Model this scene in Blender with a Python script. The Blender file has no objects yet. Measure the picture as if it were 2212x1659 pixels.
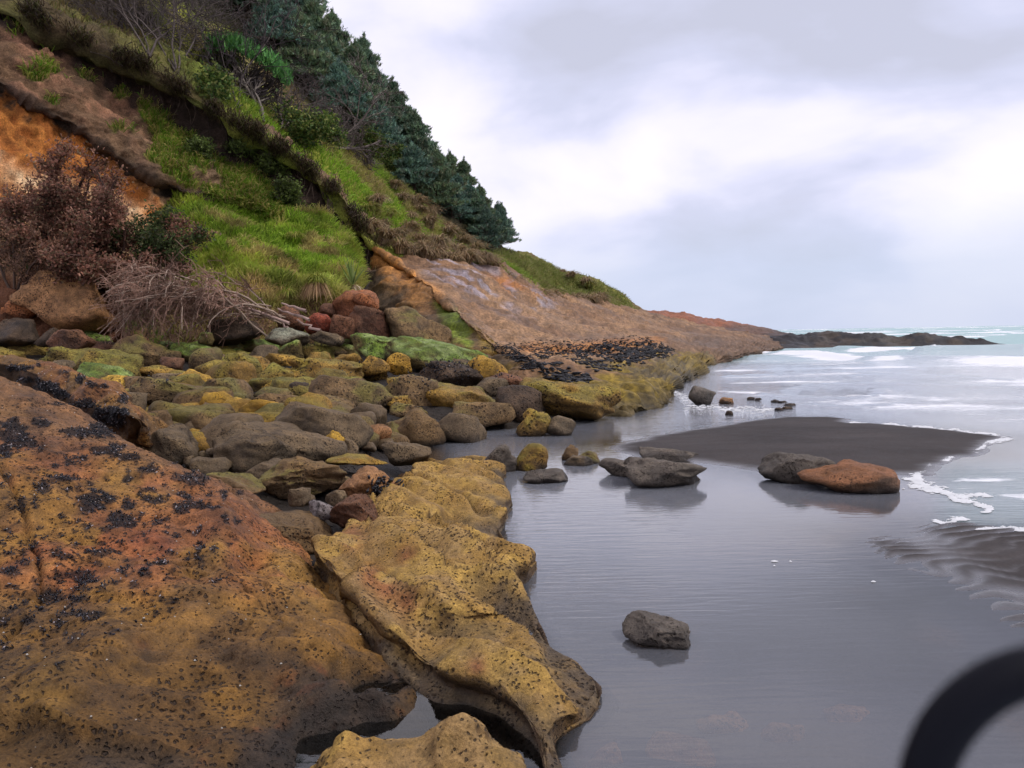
import bpy, bmesh, math, random
import numpy as np
from mathutils import Matrix, Vector

scene = bpy.context.scene
R = math.radians
# ------------------------------------------------------------------ camera
EYE = 1.6
PITCH = math.atan(107.5 / 1720.0)
ROLL = R(1.0)
FPX = 1720.0                      # focal length in units of a 2212 x 1659 picture
fw = np.array([0.0, math.cos(PITCH), -math.sin(PITCH)])
up0 = np.array([0.0, math.sin(PITCH), math.cos(PITCH)])
rt0 = np.array([1.0, 0.0, 0.0])
rt = rt0 * math.cos(ROLL) - up0 * math.sin(ROLL)
up = up0 * math.cos(ROLL) + rt0 * math.sin(ROLL)
CAM = np.array([0.0, 0.0, EYE])
cam_data = bpy.data.cameras.new('camera')
cam = bpy.data.objects.new('camera', cam_data)
scene.collection.objects.link(cam)
M = Matrix(((rt[0], up[0], -fw[0], 0), (rt[1], up[1], -fw[1], 0), (rt[2], up[2], -fw[2], EYE), (0, 0, 0, 1)))
cam.matrix_world = M
cam_data.sensor_width = 36
cam_data.lens = 36 * FPX / 2212
cam_data.clip_start = 0.02
cam_data.clip_end = 12000
cam_data.dof.use_dof = True
cam_data.dof.focus_distance = 7.0
cam_data.dof.aperture_fstop = 9.0
scene.camera = cam

# ------------------------------------------------------------------ sky, sun, exposure
SKX, SKZ = 17.1, 2.2
SUN_EL, SUN_AZ = R(50), R(100)     # soft light from the seaward side, behind cloud
world = bpy.data.worlds.new('World')
scene.world = world
world.use_nodes = True
nt = world.node_tree
nt.nodes.clear()
def N(nt, t, **kw):
    n = nt.nodes.new(t)
    for k, v in kw.items():
        if k == 'ins':
            for a, b in v.items():
                n.inputs[a].default_value = b
        else:
            setattr(n, k, v)
    return n
def L(nt, a, b):
    nt.links.new(a, b)
def ramp(nt, stops, interp='LINEAR'):
    n = nt.nodes.new('ShaderNodeValToRGB')
    n.color_ramp.interpolation = interp
    e = n.color_ramp.elements
    while len(e) < len(stops):
        e.new(0.5)
    for i, (p, c) in enumerate(stops):
        e[i].position = p
        e[i].color = (*c, 1) if len(c) == 3 else c
    return n
def mathn(nt, op, a, b=None, c=None, clamp=False):
    n = nt.nodes.new('ShaderNodeMath')
    n.operation = op
    n.use_clamp = clamp
    for i, v in enumerate((a, b, c)):
        if v is None:
            continue
        if isinstance(v, (int, float)):
            n.inputs[i].default_value = v
        else:
            nt.links.new(v, n.inputs[i])
    return n.outputs[0]
def mixc(nt, fac, a, b, blend='MIX'):
    n = nt.nodes.new('ShaderNodeMix')
    n.data_type = 'RGBA'
    n.blend_type = blend
    n.clamp_result = False
    for i, v in ((0, fac), (6, a), (7, b)):
        if isinstance(v, (int, float)):
            n.inputs[i].default_value = v
        elif isinstance(v, tuple):
            n.inputs[i].default_value = (*v, 1) if len(v) == 3 else v
        else:
            nt.links.new(v, n.inputs[i])
    return n.outputs[2]

sky = N(nt, 'ShaderNodeTexSky', sky_type='NISHITA', sun_disc=False, sun_elevation=SUN_EL, sun_rotation=SUN_AZ)
bg_sky = N(nt, 'ShaderNodeBackground', ins={'Strength': 0.10})
L(nt, sky.outputs[0], bg_sky.inputs[0])
tc = N(nt, 'ShaderNodeTexCoord')
sep = N(nt, 'ShaderNodeSeparateXYZ')
L(nt, tc.outputs['Generated'], sep.inputs[0])
zc = mathn(nt, 'MAXIMUM', sep.outputs[2], 0.0)
def sky_noise(loc, sx, sz, scale, detail, rough, dist):
    m_ = N(nt, 'ShaderNodeMapping')
    m_.inputs['Location'].default_value = loc
    m_.inputs['Rotation'].default_value = (0, 0.06, 0)
    m_.inputs['Scale'].default_value = (sx, sx, sz)
    L(nt, tc.outputs['Generated'], m_.inputs[0])
    n_ = N(nt, 'ShaderNodeTexNoise', ins={'Scale': scale, 'Detail': detail, 'Roughness': rough, 'Distortion': dist})
    L(nt, m_.outputs[0], n_.inputs['Vector'])
    return n_
n1 = sky_noise((SKX, 0.2, SKZ), 1.0, 2.3, 3.6, 5.0, 0.48, 0.25)
n2 = sky_noise((1.1, 3.7, 0.4), 1.0, 1.9, 1.5, 2.0, 0.45, 0.0)
cmix = mathn(nt, 'ADD', mathn(nt, 'MULTIPLY', n1.outputs[0], 0.62), mathn(nt, 'MULTIPLY', n2.outputs[0], 0.38))
cr = ramp(nt, [(0.37, (0.53, 0.54, 0.66)), (0.445, (0.60, 0.615, 0.78)), (0.49, (0.70, 0.70, 0.87)), (0.54, (0.82, 0.795, 0.92)), (0.62, (0.92, 0.88, 0.96))])
L(nt, cmix, cr.inputs[0])
# the cloud deck thins to a blue-grey band of distant air at the horizon
hz = ramp(nt, [(0.0, (1, 1, 1)), (0.07, (0.85, 0.85, 0.85)), (0.15, (0, 0, 0))])
L(nt, zc, hz.inputs[0])
ccol = mixc(nt, mathn(nt, 'MULTIPLY', hz.outputs[0], 0.75), cr.outputs[0], (0.50, 0.57, 0.74))
bg_cl = N(nt, 'ShaderNodeBackground', ins={'Strength': 1.06})
L(nt, ccol, bg_cl.inputs[0])
ms = N(nt, 'ShaderNodeMixShader', ins={0: 0.92})
L(nt, bg_sky.outputs[0], ms.inputs[1]); L(nt, bg_cl.outputs[0], ms.inputs[2])
wo = N(nt, 'ShaderNodeOutputWorld')
L(nt, ms.outputs[0], wo.inputs[0])
world.cycles.sampling_method = 'MANUAL'
world.cycles.sample_map_resolution = 256

sun_d = bpy.data.lights.new('sun', 'SUN')
sun_d.energy = 1.5
sun_d.angle = R(12)
sun_d.color = (1.0, 0.96, 0.9)
sun = bpy.data.objects.new('sun', sun_d)
scene.collection.objects.link(sun)
sv = Vector((math.sin(SUN_AZ) * math.cos(SUN_EL), math.cos(SUN_AZ) * math.cos(SUN_EL), math.sin(SUN_EL)))
sun.rotation_euler = sv.to_track_quat('Z', 'Y').to_euler()
scene.view_settings.view_transform = 'Standard'
scene.view_settings.look = 'None'
scene.view_settings.gamma = 1.0
scene.view_settings.exposure = 0.2
scene.view_settings.use_curve_mapping = False
scene.cycles.use_denoising = True
scene.cycles.max_bounces = 5
scene.cycles.diffuse_bounces = 2
scene.cycles.glossy_bounces = 2
scene.cycles.transmission_bounces = 2
scene.cycles.use_adaptive_sampling = True
scene.cycles.adaptive_threshold = 0.03
scene.cycles.transparent_max_bounces = 12
scene.cycles.caustics_reflective = False
scene.cycles.caustics_refractive = False

# ------------------------------------------------------------------ picture -> place helpers
def ray(x, y):
    x = np.asarray(x, float); y = np.asarray(y, float)
    return (fw + rt * ((x - 1106.0) / FPX)[..., None] + up * ((829.5 - y) / FPX)[..., None])
def P(x, y, Z):                   # the point seen at (x, y), Z metres deep
    return CAM + ray(x, y) * np.asarray(Z, float)[..., None]
def Pz(x, y, z):                  # the point seen at (x, y), at height z
    d = ray(x, y)
    t = (np.asarray(z, float) - EYE) / d[..., 2]
    return CAM + d * t[..., None]
def proj(V):
    q = np.asarray(V) - CAM
    Z = q @ fw
    Zs = np.where(Z > 0.05, Z, 0.05)
    return 1106.0 + FPX * (q @ rt) / Zs, 829.5 - FPX * (q @ up) / Zs, Z
S = 2500 / 2212.0
def cv(code, x, y):               # coordinates noted in an enlarged view -> coordinates of the whole picture
    x0, y0, k = {'F': (0, 0, S), 'A': (0, 0, 900 / 2212), 'B': (700, 300, 1000 / 2212), 'C': (0, 600, 1000 / 2212),
                 'D': (0, 1125, 1000 / 2212), 'E': (700, 1000, 900 / 1706), 'G': (1500, 700, 1000 / 2212), 'H': (1500, 1300, 1000 / 2212),
                 'J': (0, 320, 600 / 2212), 'K': (350, 420, 650 / 2212), 'T': (500, 0, 800 / 2212), 'Q': (900, 780, 800 / 2212), 'W': (0, 800, 600 / 2212)}[code]
    return (x0 + x * k) / S, (y0 + y * k) / S

# ------------------------------------------------------------------ noise
def _h(ix, iy, iz, seed):
    n = (ix.astype(np.int64) * 374761393 + iy.astype(np.int64) * 668265263 + iz.astype(np.int64) * 2147483647 + seed * 974634777) & 0xFFFFFFFF
    n = ((n ^ (n >> 13)) * 1274126177) & 0xFFFFFFFF
    n = ((n ^ (n >> 16)) * 2246822519) & 0xFFFFFFFF
    return ((n ^ (n >> 15)) & 0xFFFFFF) / float(0xFFFFFF)
def vnoise(Q, seed=0):
    Q = np.asarray(Q, float)
    i = np.floor(Q).astype(np.int64)
    f = Q - i
    f = f * f * f * (f * (f * 6 - 15) + 10)
    r = 0
    for dx in (0, 1):
        wx = f[..., 0] if dx else 1 - f[..., 0]
        for dy in (0, 1):
            wy = f[..., 1] if dy else 1 - f[..., 1]
            for dz in (0, 1):
                wz = f[..., 2] if dz else 1 - f[..., 2]
                r = r + wx * wy * wz * _h(i[..., 0] + dx, i[..., 1] + dy, i[..., 2] + dz, seed)
    return r * 2 - 1
ROT = np.array([[0.36, 0.48, -0.8], [-0.8, 0.6, 0.0], [0.48, 0.64, 0.6]])
def fbm(Q, seed=0, octv=4, gain=0.5, lac=2.03):
    Q = np.asarray(Q, float)
    r, a = 0, 1.0
    for k in range(octv):
        r = r + a * vnoise(Q, seed + k * 17)
        Q = (Q @ ROT) * lac + 13.7
        a *= gain
    return r
def worley(Q, seed=0):            # distance to the nearest scattered point
    Q = np.asarray(Q, float)
    i = np.floor(Q).astype(np.int64)
    best = np.full(Q.shape[:-1], 9.0)
    for dx in (-1, 0, 1):
        for dy in (-1, 0, 1):
            for dz in (-1, 0, 1):
                c = i + np.array([dx, dy, dz])
                o = np.stack([_h(c[..., 0], c[..., 1], c[..., 2], seed + s) for s in (1, 2, 3)], -1)
                d = ((c + o - Q) ** 2).sum(-1)
                best = np.minimum(best, d)
    return np.sqrt(best)
def sst(a, b, x):
    t = np.clip((x - a) / (b - a), 0, 1)
    return t * t * (3 - 2 * t)
def lin(*c):
    c = np.array(c, float) / 255.0
    return np.where(c <= 0.04045, c / 12.92, ((c + 0.055) / 1.055) ** 2.4)
def lerp(a, b, t):
    return a + (b - a) * t
def sdpoly(X, Y, poly):           # signed distance to a polygon, > 0 inside
    X = np.asarray(X, float); Y = np.asarray(Y, float)
    d = np.full(X.shape, 1e18); ins = np.zeros(X.shape, bool)
    n = len(poly)
    for a in range(n):
        x0, y0 = poly[a][:2]; x1, y1 = poly[(a + 1) % n][:2]
        ex, ey = x1 - x0, y1 - y0
        t = np.clip(((X - x0) * ex + (Y - y0) * ey) / (ex * ex + ey * ey + 1e-12), 0, 1)
        d = np.minimum(d, (X - x0 - t * ex) ** 2 + (Y - y0 - t * ey) ** 2)
        c = ((y0 > Y) != (y1 > Y))
        xi = x0 + (Y - y0) * ex / np.where(abs(ey) < 1e-12, 1e-12, ey)
        ins ^= c & (X < xi)
    d = np.sqrt(d)
    return np.where(ins, d, -d)
def dline(X, Y, line):            # distance to a polyline
    d = np.full(np.shape(X), 1e18)
    for (x0, y0), (x1, y1) in zip(line[:-1], line[1:]):
        ex, ey = x1 - x0, y1 - y0
        t = np.clip(((X - x0) * ex + (Y - y0) * ey) / (ex * ex + ey * ey + 1e-12), 0, 1)
        d = np.minimum(d, (X - x0 - t * ex) ** 2 + (Y - y0 - t * ey) ** 2)
    return np.sqrt(d)
class TPS:                        # smooth height z(x, y) through scattered points
    def __init__(s, pts, reg=1e-4):
        pts = np.asarray(pts, float)
        s.p = pts[:, :2]; n = len(pts)
        A = np.zeros((n + 3, n + 3))
        A[:n, :n] = s.k(s.p, s.p) + reg * np.eye(n)
        A[:n, n] = 1; A[:n, n + 1:] = s.p
        A[n:, :n] = A[:n, n:].T
        b = np.zeros(n + 3); b[:n] = pts[:, 2]
        s.w = np.linalg.solve(A, b)
    @staticmethod
    def k(a, b):
        d2 = ((a[:, None] - b[None]) ** 2).sum(-1) + 1e-12
        return 0.5 * d2 * np.log(d2)
    def __call__(s, x, y):
        q = np.stack([np.ravel(x), np.ravel(y)], -1).astype(float)
        out = np.empty(len(q)); n = len(s.p)
        for a in range(0, len(q), 60000):
            c = q[a:a + 60000]
            out[a:a + 60000] = s.k(c, s.p) @ s.w[:n] + s.w[n] + c @ s.w[n + 1:]
        return out.reshape(np.shape(x))

# ------------------------------------------------------------------ object helpers
def tag(o, label=None, cat=None, group=None, kind=None):
    if label: o['label'] = label
    if cat: o['category'] = cat
    if group: o['group'] = group
    if kind: o['kind'] = kind
    return o
def mesh_data(name, V, F, col=None, smooth=True, extra=None):
    V = np.asarray(V, np.float32)
    me = bpy.data.meshes.new(name)
    if isinstance(F, np.ndarray):
        k = F.shape[1]
        loops = F.ravel().astype(np.int32)
        starts = np.arange(0, len(loops), k, dtype=np.int32)
    else:                         # several arrays of faces (quads, triangles)
        ls = [f for f in F if len(f)]
        loops = np.concatenate([f.ravel() for f in ls]).astype(np.int32)
        cnt = np.concatenate([np.full(len(f), f.shape[1]) for f in ls])
        starts = np.concatenate([[0], np.cumsum(cnt)[:-1]]).astype(np.int32)
    me.vertices.add(len(V)); me.vertices.foreach_set('co', V.ravel())
    me.loops.add(len(loops)); me.loops.foreach_set('vertex_index', loops)
    me.polygons.add(len(starts)); me.polygons.foreach_set('loop_start', starts)
    if smooth:
        me.polygons.foreach_set('use_smooth', np.ones(len(starts), bool))
    me.update(calc_edges=True)
    if col is not None:
        a = me.attributes.new('Col', 'FLOAT_COLOR', 'POINT')
        c = np.ones((len(V), 4), np.float32); c[:, :3] = col
        a.data.foreach_set('color', c.ravel())
    for k, v in (extra or {}).items():
        a = me.attributes.new(k, 'FLOAT', 'POINT')
        a.data.foreach_set('value', np.asarray(v, np.float32))
    return me
def make(name, V, F, mat, label=None, cat=None, group=None, kind=None, parent=None, col=None, smooth=True, extra=None, origin=None):
    V = np.asarray(V, float)
    if origin is None:
        origin = np.array([V[:, 0].mean(), V[:, 1].mean(), V[:, 2].min()]) if parent is None else np.zeros(3)
    if parent is not None:
        origin = np.array(parent.matrix_world.translation)
    me = mesh_data(name, V - origin, F, col, smooth, extra)
    me.materials.append(mat)
    o = bpy.data.objects.new(name, me)
    scene.collection.objects.link(o)
    if parent is None:
        o.location = origin
        o.matrix_world = Matrix.Translation(origin)
    else:
        o.parent = parent
    return tag(o, label, cat, group, kind)
def empty(name, loc, label, cat, group=None):
    o = bpy.data.objects.new(name, None)
    scene.collection.objects.link(o)
    o.location = loc
    o.matrix_world = Matrix.Translation(loc)
    return tag(o, label, cat, group)
def gridF(nu, nv, mask=None):
    a = (np.arange(nu - 1)[:, None] * nv + np.arange(nv - 1)[None]).ravel()
    F = np.stack([a, a + nv, a + nv + 1, a + 1], -1)
    if mask is not None:
        F = F[mask.ravel()[F].any(1)]
    return F
def compact(V, F, *arrs):
    used = np.unique(F)
    m = np.full(len(V), -1); m[used] = np.arange(len(used))
    return (V[used], m[F]) + tuple(a[used] for a in arrs)
def vnorm(V, F):
    n = np.zeros_like(V)
    a = V[F[:, 2]] - V[F[:, 0]]; b = V[F[:, -1]] - V[F[:, 1]]
    fn = np.cross(a, b)
    for k in range(F.shape[1]):
        np.add.at(n, F[:, k], fn)
    n /= np.linalg.norm(n, axis=1, keepdims=True) + 1e-12
    return n
def catmull(tab, nu, nv):         # table (a, b, k) of control points -> (nu, nv, k) smooth grid
    def one(T, n):
        m = len(T)
        t = np.linspace(0, m - 1, n); i = np.minimum(t.astype(int), m - 2); f = (t - i)[:, None, None]
        p0 = T[np.maximum(i - 1, 0)]; p1 = T[i]; p2 = T[i + 1]; p3 = T[np.minimum(i + 2, m - 1)]
        return 0.5 * (2 * p1 + (p2 - p0) * f + (2 * p0 - 5 * p1 + 4 * p2 - p3) * f ** 2 + (3 * p1 - p0 - 3 * p2 + p3) * f ** 3)
    T = one(np.asarray(tab, float), nu)
    return one(T.transpose(1, 0, 2), nv).transpose(1, 0, 2)

# ------------------------------------------------------------------ materials
def new_mat(name):
    m = bpy.data.materials.new(name)
    m.use_nodes = True
    m.node_tree.nodes.clear()
    return m, m.node_tree
def ground_mat(name, rough=(0.45, 0.8), pits=0.0, pit_scale=22.0, bump=0.5, bump_dist=0.02, grain=9.0, streak=None, spec=0.5, contrast=0.35, albedo=0.6, sat=1.0, wet=False, hue=.5):
    """Surface whose own colour is stored per vertex; noise adds grain, pits and relief."""
    m, nt = new_mat(name)
    out = N(nt, 'ShaderNodeOutputMaterial'); b = N(nt, 'ShaderNodeBsdfPrincipled')
    L(nt, b.outputs[0], out.inputs[0])
    b.inputs['Specular IOR Level'].default_value = spec
    at = N(nt, 'ShaderNodeAttribute', attribute_name='Col')
    geo = N(nt, 'ShaderNodeNewGeometry')
    vec = geo.outputs['Position']
    if streak:
        mpn = N(nt, 'ShaderNodeMapping')
        mpn.inputs['Rotation'].default_value = streak[0]; mpn.inputs['Scale'].default_value = streak[1]
        L(nt, vec, mpn.inputs[0]); vec = mpn.outputs[0]
    na = N(nt, 'ShaderNodeTexNoise', ins={'Scale': grain, 'Detail': 5.0, 'Roughness': 0.62})
    L(nt, vec, na.inputs['Vector'])
    nb = N(nt, 'ShaderNodeTexNoise', ins={'Scale': grain * 0.18, 'Detail': 2.0, 'Roughness': 0.55})
    L(nt, geo.outputs['Position'], nb.inputs['Vector'])
    g = N(nt, 'ShaderNodeMapRange', ins={1: 0.3, 2: 0.7, 3: 1 - contrast, 4: 1 + contrast})
    L(nt, na.outputs[0], g.inputs[0])
    g2 = N(nt, 'ShaderNodeMapRange', ins={1: 0.3, 2: 0.7, 3: 1 - contrast * 0.6, 4: 1 + contrast * 0.6})
    L(nt, nb.outputs[0], g2.inputs[0])
    gg = mathn(nt, 'MULTIPLY', mathn(nt, 'MULTIPLY', g.outputs[0], g2.outputs[0]), albedo)
    vm = N(nt, 'ShaderNodeVectorMath', operation='SCALE')
    L(nt, at.outputs['Color'], vm.inputs[0]); L(nt, gg, vm.inputs['Scale'])
    col = vm.outputs[0]
    nf = N(nt, 'ShaderNodeTexNoise', ins={'Scale': grain * 6.5, 'Detail': 3.0, 'Roughness': 0.7})
    L(nt, geo.outputs['Position'], nf.inputs['Vector'])
    gf = N(nt, 'ShaderNodeMapRange', ins={1: 0.32, 2: 0.68, 3: 1 - contrast * 1.1, 4: 1 + contrast * 1.1})
    L(nt, nf.outputs[0], gf.inputs[0])
    vf = N(nt, 'ShaderNodeVectorMath', operation='SCALE')
    L(nt, col, vf.inputs[0]); L(nt, gf.outputs[0], vf.inputs['Scale'])
    col = vf.outputs[0]
    height = mathn(nt, 'ADD', mathn(nt, 'MULTIPLY', na.outputs[0], 0.7), mathn(nt, 'MULTIPLY', nf.outputs[0], 0.22))
    if pits > 0:
        wn = N(nt, 'ShaderNodeTexNoise', ins={'Scale': pit_scale * 0.8, 'Detail': 2.0})
        L(nt, geo.outputs['Position'], wn.inputs['Vector'])
        wv = N(nt, 'ShaderNodeVectorMath', operation='MULTIPLY_ADD')
        L(nt, wn.outputs['Color'], wv.inputs[0]); wv.inputs[1].default_value = (0.03, 0.03, 0.03)
        L(nt, geo.outputs['Position'], wv.inputs[2])
        vo = N(nt, 'ShaderNodeTexVoronoi', ins={'Scale': pit_scale, 'Randomness': 1.0})
        L(nt, wv.outputs[0], vo.inputs['Vector'])
        sel = N(nt, 'ShaderNodeMapRange', ins={1: 0.34, 2: 0.56, 3: 0.12, 4: 0.40})
        L(nt, nb.outputs[0], sel.inputs[0])
        pm = N(nt, 'ShaderNodeMapRange', interpolation_type='SMOOTHSTEP', ins={3: 1.0, 4: 0.0})
        L(nt, vo.outputs['Distance'], pm.inputs[0])
        L(nt, mathn(nt, 'MULTIPLY', sel.outputs[0], 0.45), pm.inputs[1]); L(nt, sel.outputs[0], pm.inputs[2])
        height = mathn(nt, 'SUBTRACT', height, mathn(nt, 'MULTIPLY', pm.outputs[0], 0.8 * pits))
        dk = mathn(nt, 'MULTIPLY', pm.outputs[0], 0.72 * min(pits, 1.2))
        col = mixc(nt, dk, col, (0.035, 0.022, 0.014))
    hs = N(nt, 'ShaderNodeHueSaturation', ins={'Saturation': sat, 'Hue': hue})
    L(nt, col, hs.inputs['Color']); col = hs.outputs[0]
    L(nt, col, b.inputs['Base Color'])
    rr = N(nt, 'ShaderNodeMapRange', ins={1: 0.3, 2: 0.7, 3: rough[0], 4: rough[1]})
    L(nt, nb.outputs[0], rr.inputs[0])
    if wet:
        aw = N(nt, 'ShaderNodeAttribute', attribute_name='wet').outputs['Fac']
        rw = N(nt, 'ShaderNodeMix'); L(nt, aw, rw.inputs[0]); L(nt, rr.outputs[0], rw.inputs[2]); rw.inputs[3].default_value = 0.12
        L(nt, rw.outputs[0], b.inputs['Roughness'])
        L(nt, mathn(nt, 'MULTIPLY_ADD', aw, 0.8, spec), b.inputs['Specular IOR Level'])
    else:
        L(nt, rr.outputs[0], b.inputs['Roughness'])
    bp = N(nt, 'ShaderNodeBump', ins={'Strength': bump, 'Distance': bump_dist})
    L(nt, height, bp.inputs['Height']); L(nt, bp.outputs[0], b.inputs['Normal'])
    return m
MAT = {}
MAT['rock_near'] = ground_mat('pitted_rock', (0.55, 0.9), pits=1.1, pit_scale=40, bump=1.0, bump_dist=0.035, grain=13, albedo=.56, contrast=.32, sat=.98, spec=.3, hue=.496)
MAT['rock'] = ground_mat('boulder_rock', (0.55, 0.9), pits=0.9, pit_scale=15, bump=1.0, bump_dist=0.09, grain=5.5, albedo=.60, contrast=.45, sat=.96, spec=.3, hue=.498)
MAT['rock_far'] = ground_mat('ledge_rock', (0.55, 0.85), pits=0.5, pit_scale=3.5, bump=0.9, bump_dist=0.06, grain=2.2)
MAT['soil'] = ground_mat('bare_soil', (0.8, 0.98), bump=1.0, bump_dist=0.16, grain=3.2, spec=0.2, contrast=0.42, albedo=.85)
MAT['turf'] = ground_mat('turf_ground', (0.85, 1.0), bump=1.0, bump_dist=0.15, grain=2.5, spec=0.15, contrast=0.45, albedo=.85)
MAT['sand'] = ground_mat('wet_black_sand', (0.7, 0.9), bump=0.4, bump_dist=0.006, grain=40, spec=0.12, contrast=0.25, albedo=.78, wet=True)
MAT['slab'] = ground_mat('sandstone', (0.6, 0.9), pits=0.25, pit_scale=1.4, bump=0.8, bump_dist=0.07, grain=1.6, streak=((0, 0, 0.5), (2.4, 0.45, 2.0)), spec=0.3, contrast=0.42, albedo=.88, hue=.512, sat=1.02)
def plain_mat(name, rough=0.7, spec=0.3, trans=0.0, noise=0.3, scale=4.0, sheen=0):
    m, nt = new_mat(name)
    out = N(nt, 'ShaderNodeOutputMaterial'); b = N(nt, 'ShaderNodeBsdfPrincipled')
    b.inputs['Roughness'].default_value = rough; b.inputs['Specular IOR Level'].default_value = spec
    at = N(nt, 'ShaderNodeAttribute', attribute_name='Col')
    geo = N(nt, 'ShaderNodeNewGeometry')
    na = N(nt, 'ShaderNodeTexNoise', ins={'Scale': scale, 'Detail': 4.0})
    L(nt, geo.outputs['Position'], na.inputs['Vector'])
    g = N(nt, 'ShaderNodeMapRange', ins={1: 0.3, 2: 0.7, 3: 1 - noise, 4: 1 + noise})
    L(nt, na.outputs[0], g.inputs[0])
    vm = N(nt, 'ShaderNodeVectorMath', operation='SCALE')
    L(nt, at.outputs['Color'], vm.inputs[0]); L(nt, g.outputs[0], vm.inputs['Scale'])
    L(nt, vm.outputs[0], b.inputs['Base Color'])
    sh = b.outputs[0]
    if trans > 0:
        t = N(nt, 'ShaderNodeBsdfTranslucent'); L(nt, vm.outputs[0], t.inputs[0])
        mx = N(nt, 'ShaderNodeMixShader', ins={0: trans})
        L(nt, sh, mx.inputs[1]); L(nt, t.outputs[0], mx.inputs[2]); sh = mx.outputs[0]
    L(nt, sh, out.inputs[0])
    return m
MAT['leaf'] = plain_mat('leaf', 0.6, 0.25, 0.4, 0.25, 0.6)
MAT['needle'] = plain_mat('pine_needle', 0.6, 0.3, 0.12, 0.3, 0.5)
MAT['bark'] = plain_mat('bark', 0.85, 0.2, 0, 0.35, 5.0)
MAT['shell'] = plain_mat('mussel_shell', 0.34, 0.4, 0, 0.4, 60.0)
MAT['weed'] = plain_mat('black_weed', 0.5, 0.25, 0, 0.5, 6.0)
MAT['rubber'] = plain_mat('black_cord', 0.6, 0.14, 0, 0.1, 300.0)
MAT['foam'] = plain_mat('foam', 0.7, 0.3, 0.2, 0.1, 8.0)
# ================================================================== the setting
rng = np.random.default_rng(7)
def fan(y0, y1, ny, x_half, nx, yo=-3.0, power=True):
    ys = np.geomspace(y0 - yo, y1 - yo, ny) + yo
    t = np.linspace(-x_half, x_half, nx)
    Y = np.repeat(ys[:, None], nx, 1)
    X = t[None] * (Y - yo)
    return X, Y
def zpoly(pts, z=0.0):            # polygon noted in the picture -> polygon on the level z
    a = np.array([p[:2] for p in pts], float)
    return Pz(a[:, 0], a[:, 1], np.full(len(a), z))[:, :2]
BAR = zpoly([(1345, 962), (1400, 944), (1480, 932), (1560, 921), (1640, 909), (1700, 903), (1790, 902), (1822, 906), (1834, 914), (1900, 917), (1960, 922), (2030, 928), (2110, 938),
             (2178, 945), (2128, 960), (2110, 972), (2060, 985), (2010, 1003), (1984, 1022), (1900, 1022), (1800, 1012), (1740, 1004), (1640, 1012), (1560, 1004), (1480, 992), (1400, 985), (1352, 972)])
RIP = zpoly([(1905, 1170), (1990, 1143), (2080, 1134), (2150, 1146), (2215, 1152), (2500, 1150), (2500, 1560), (2290, 1420), (2180, 1352), (2080, 1290), (1990, 1228)])
# --- black sand: bed of the pool, the dry bar, the rippled flat
xs = np.concatenate([np.linspace(-6, -1.2, 20), np.linspace(-1.15, 9, 240), np.linspace(9.2, 26, 24)])
ys = np.concatenate([np.linspace(0.8, 7.5, 220), np.linspace(7.53, 15, 110), np.linspace(15.1, 34, 30)])
X, Y = np.meshgrid(xs, ys, indexing='ij')
def sand_z(X, Y):
    Q = np.stack([X, Y, X * 0], -1)
    wob = 0.10 * fbm(Q * 0.9, 3, 3) + 0.035 * fbm(Q * 4.0, 5, 3)
    sb = sdpoly(X, Y, BAR) + wob + 0.14
    sr = sdpoly(X, Y, RIP) + 0.12 * fbm(Q * 1.5, 9, 3)
    bed = -0.16 + 0.05 * fbm(Q * 0.5, 1, 3) + 0.02 * fbm(Q * 3, 2, 3)
    bar = np.where(sb > 0, 0.075 * (1 - np.exp(-np.maximum(sb, 0) / 0.9)), -0.16 * (1 - np.exp(np.minimum(sb, 0) / 1.2)))
    bar = bar + 0.004 * fbm(Q * np.array([2.0, 6.0, 1]), 14, 3) * (sb > -0.2)
    rip_u = Y * math.cos(0.25) - X * math.sin(0.25) * 0.8
    ph = rip_u / 0.15 + 0.9 * fbm(Q * 1.1, 21, 3) + 0.6 * fbm(Q * np.array([4.0, 2.0, 1]), 22, 2)
    rp = np.abs(np.sin(ph * math.pi)) ** 1.3 * (0.6 + 0.5 * vnoise(Q * np.array([2.6, 1.6, 1]), 23))
    ripz = np.where(sr > 0, 0.044 * (1 - np.exp(-np.maximum(sr, 0) / 0.7)), -0.12 * (1 - np.exp(np.minimum(sr, 0) / 1.0))) + (0.024 * rp - 0.010) * np.exp(-np.maximum(-sr, 0) / 0.3)
    return np.maximum(np.maximum(bed, bar), ripz)
Q = np.stack([X, Y, X * 0], -1)
Z = sand_z(X, Y)
c_sand = lin(74, 68, 66)
colr = np.ones(Q.shape) * c_sand
under = sst(0.0, -0.1, Z)[..., None]
colr = lerp(colr, lin(98, 88, 76), under * 0.8)
colr = lerp(colr, lin(120, 92, 66), (sst(0.1, 0.5, fbm(Q * 1.3, 33, 4)) * (Z < -0.03) * 0.75)[..., None])
colr = colr * (1 + 0.16 * fbm(Q * np.array([0.8, 2.2, 1]), 37, 4))[..., None]
V = np.stack([X, Y, Z], -1).reshape(-1, 3)
make('black_sand_beach', V, gridF(len(xs), len(ys)), MAT['sand'], 'dark wet sand under the tide pool, rising as a smooth bar and a rippled flat', 'sand', kind='structure', col=colr.reshape(-1, 3), origin=np.zeros(3), extra={'wet': (0.85 * sst(0.022, 0.003, Z)).ravel()})

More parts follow.
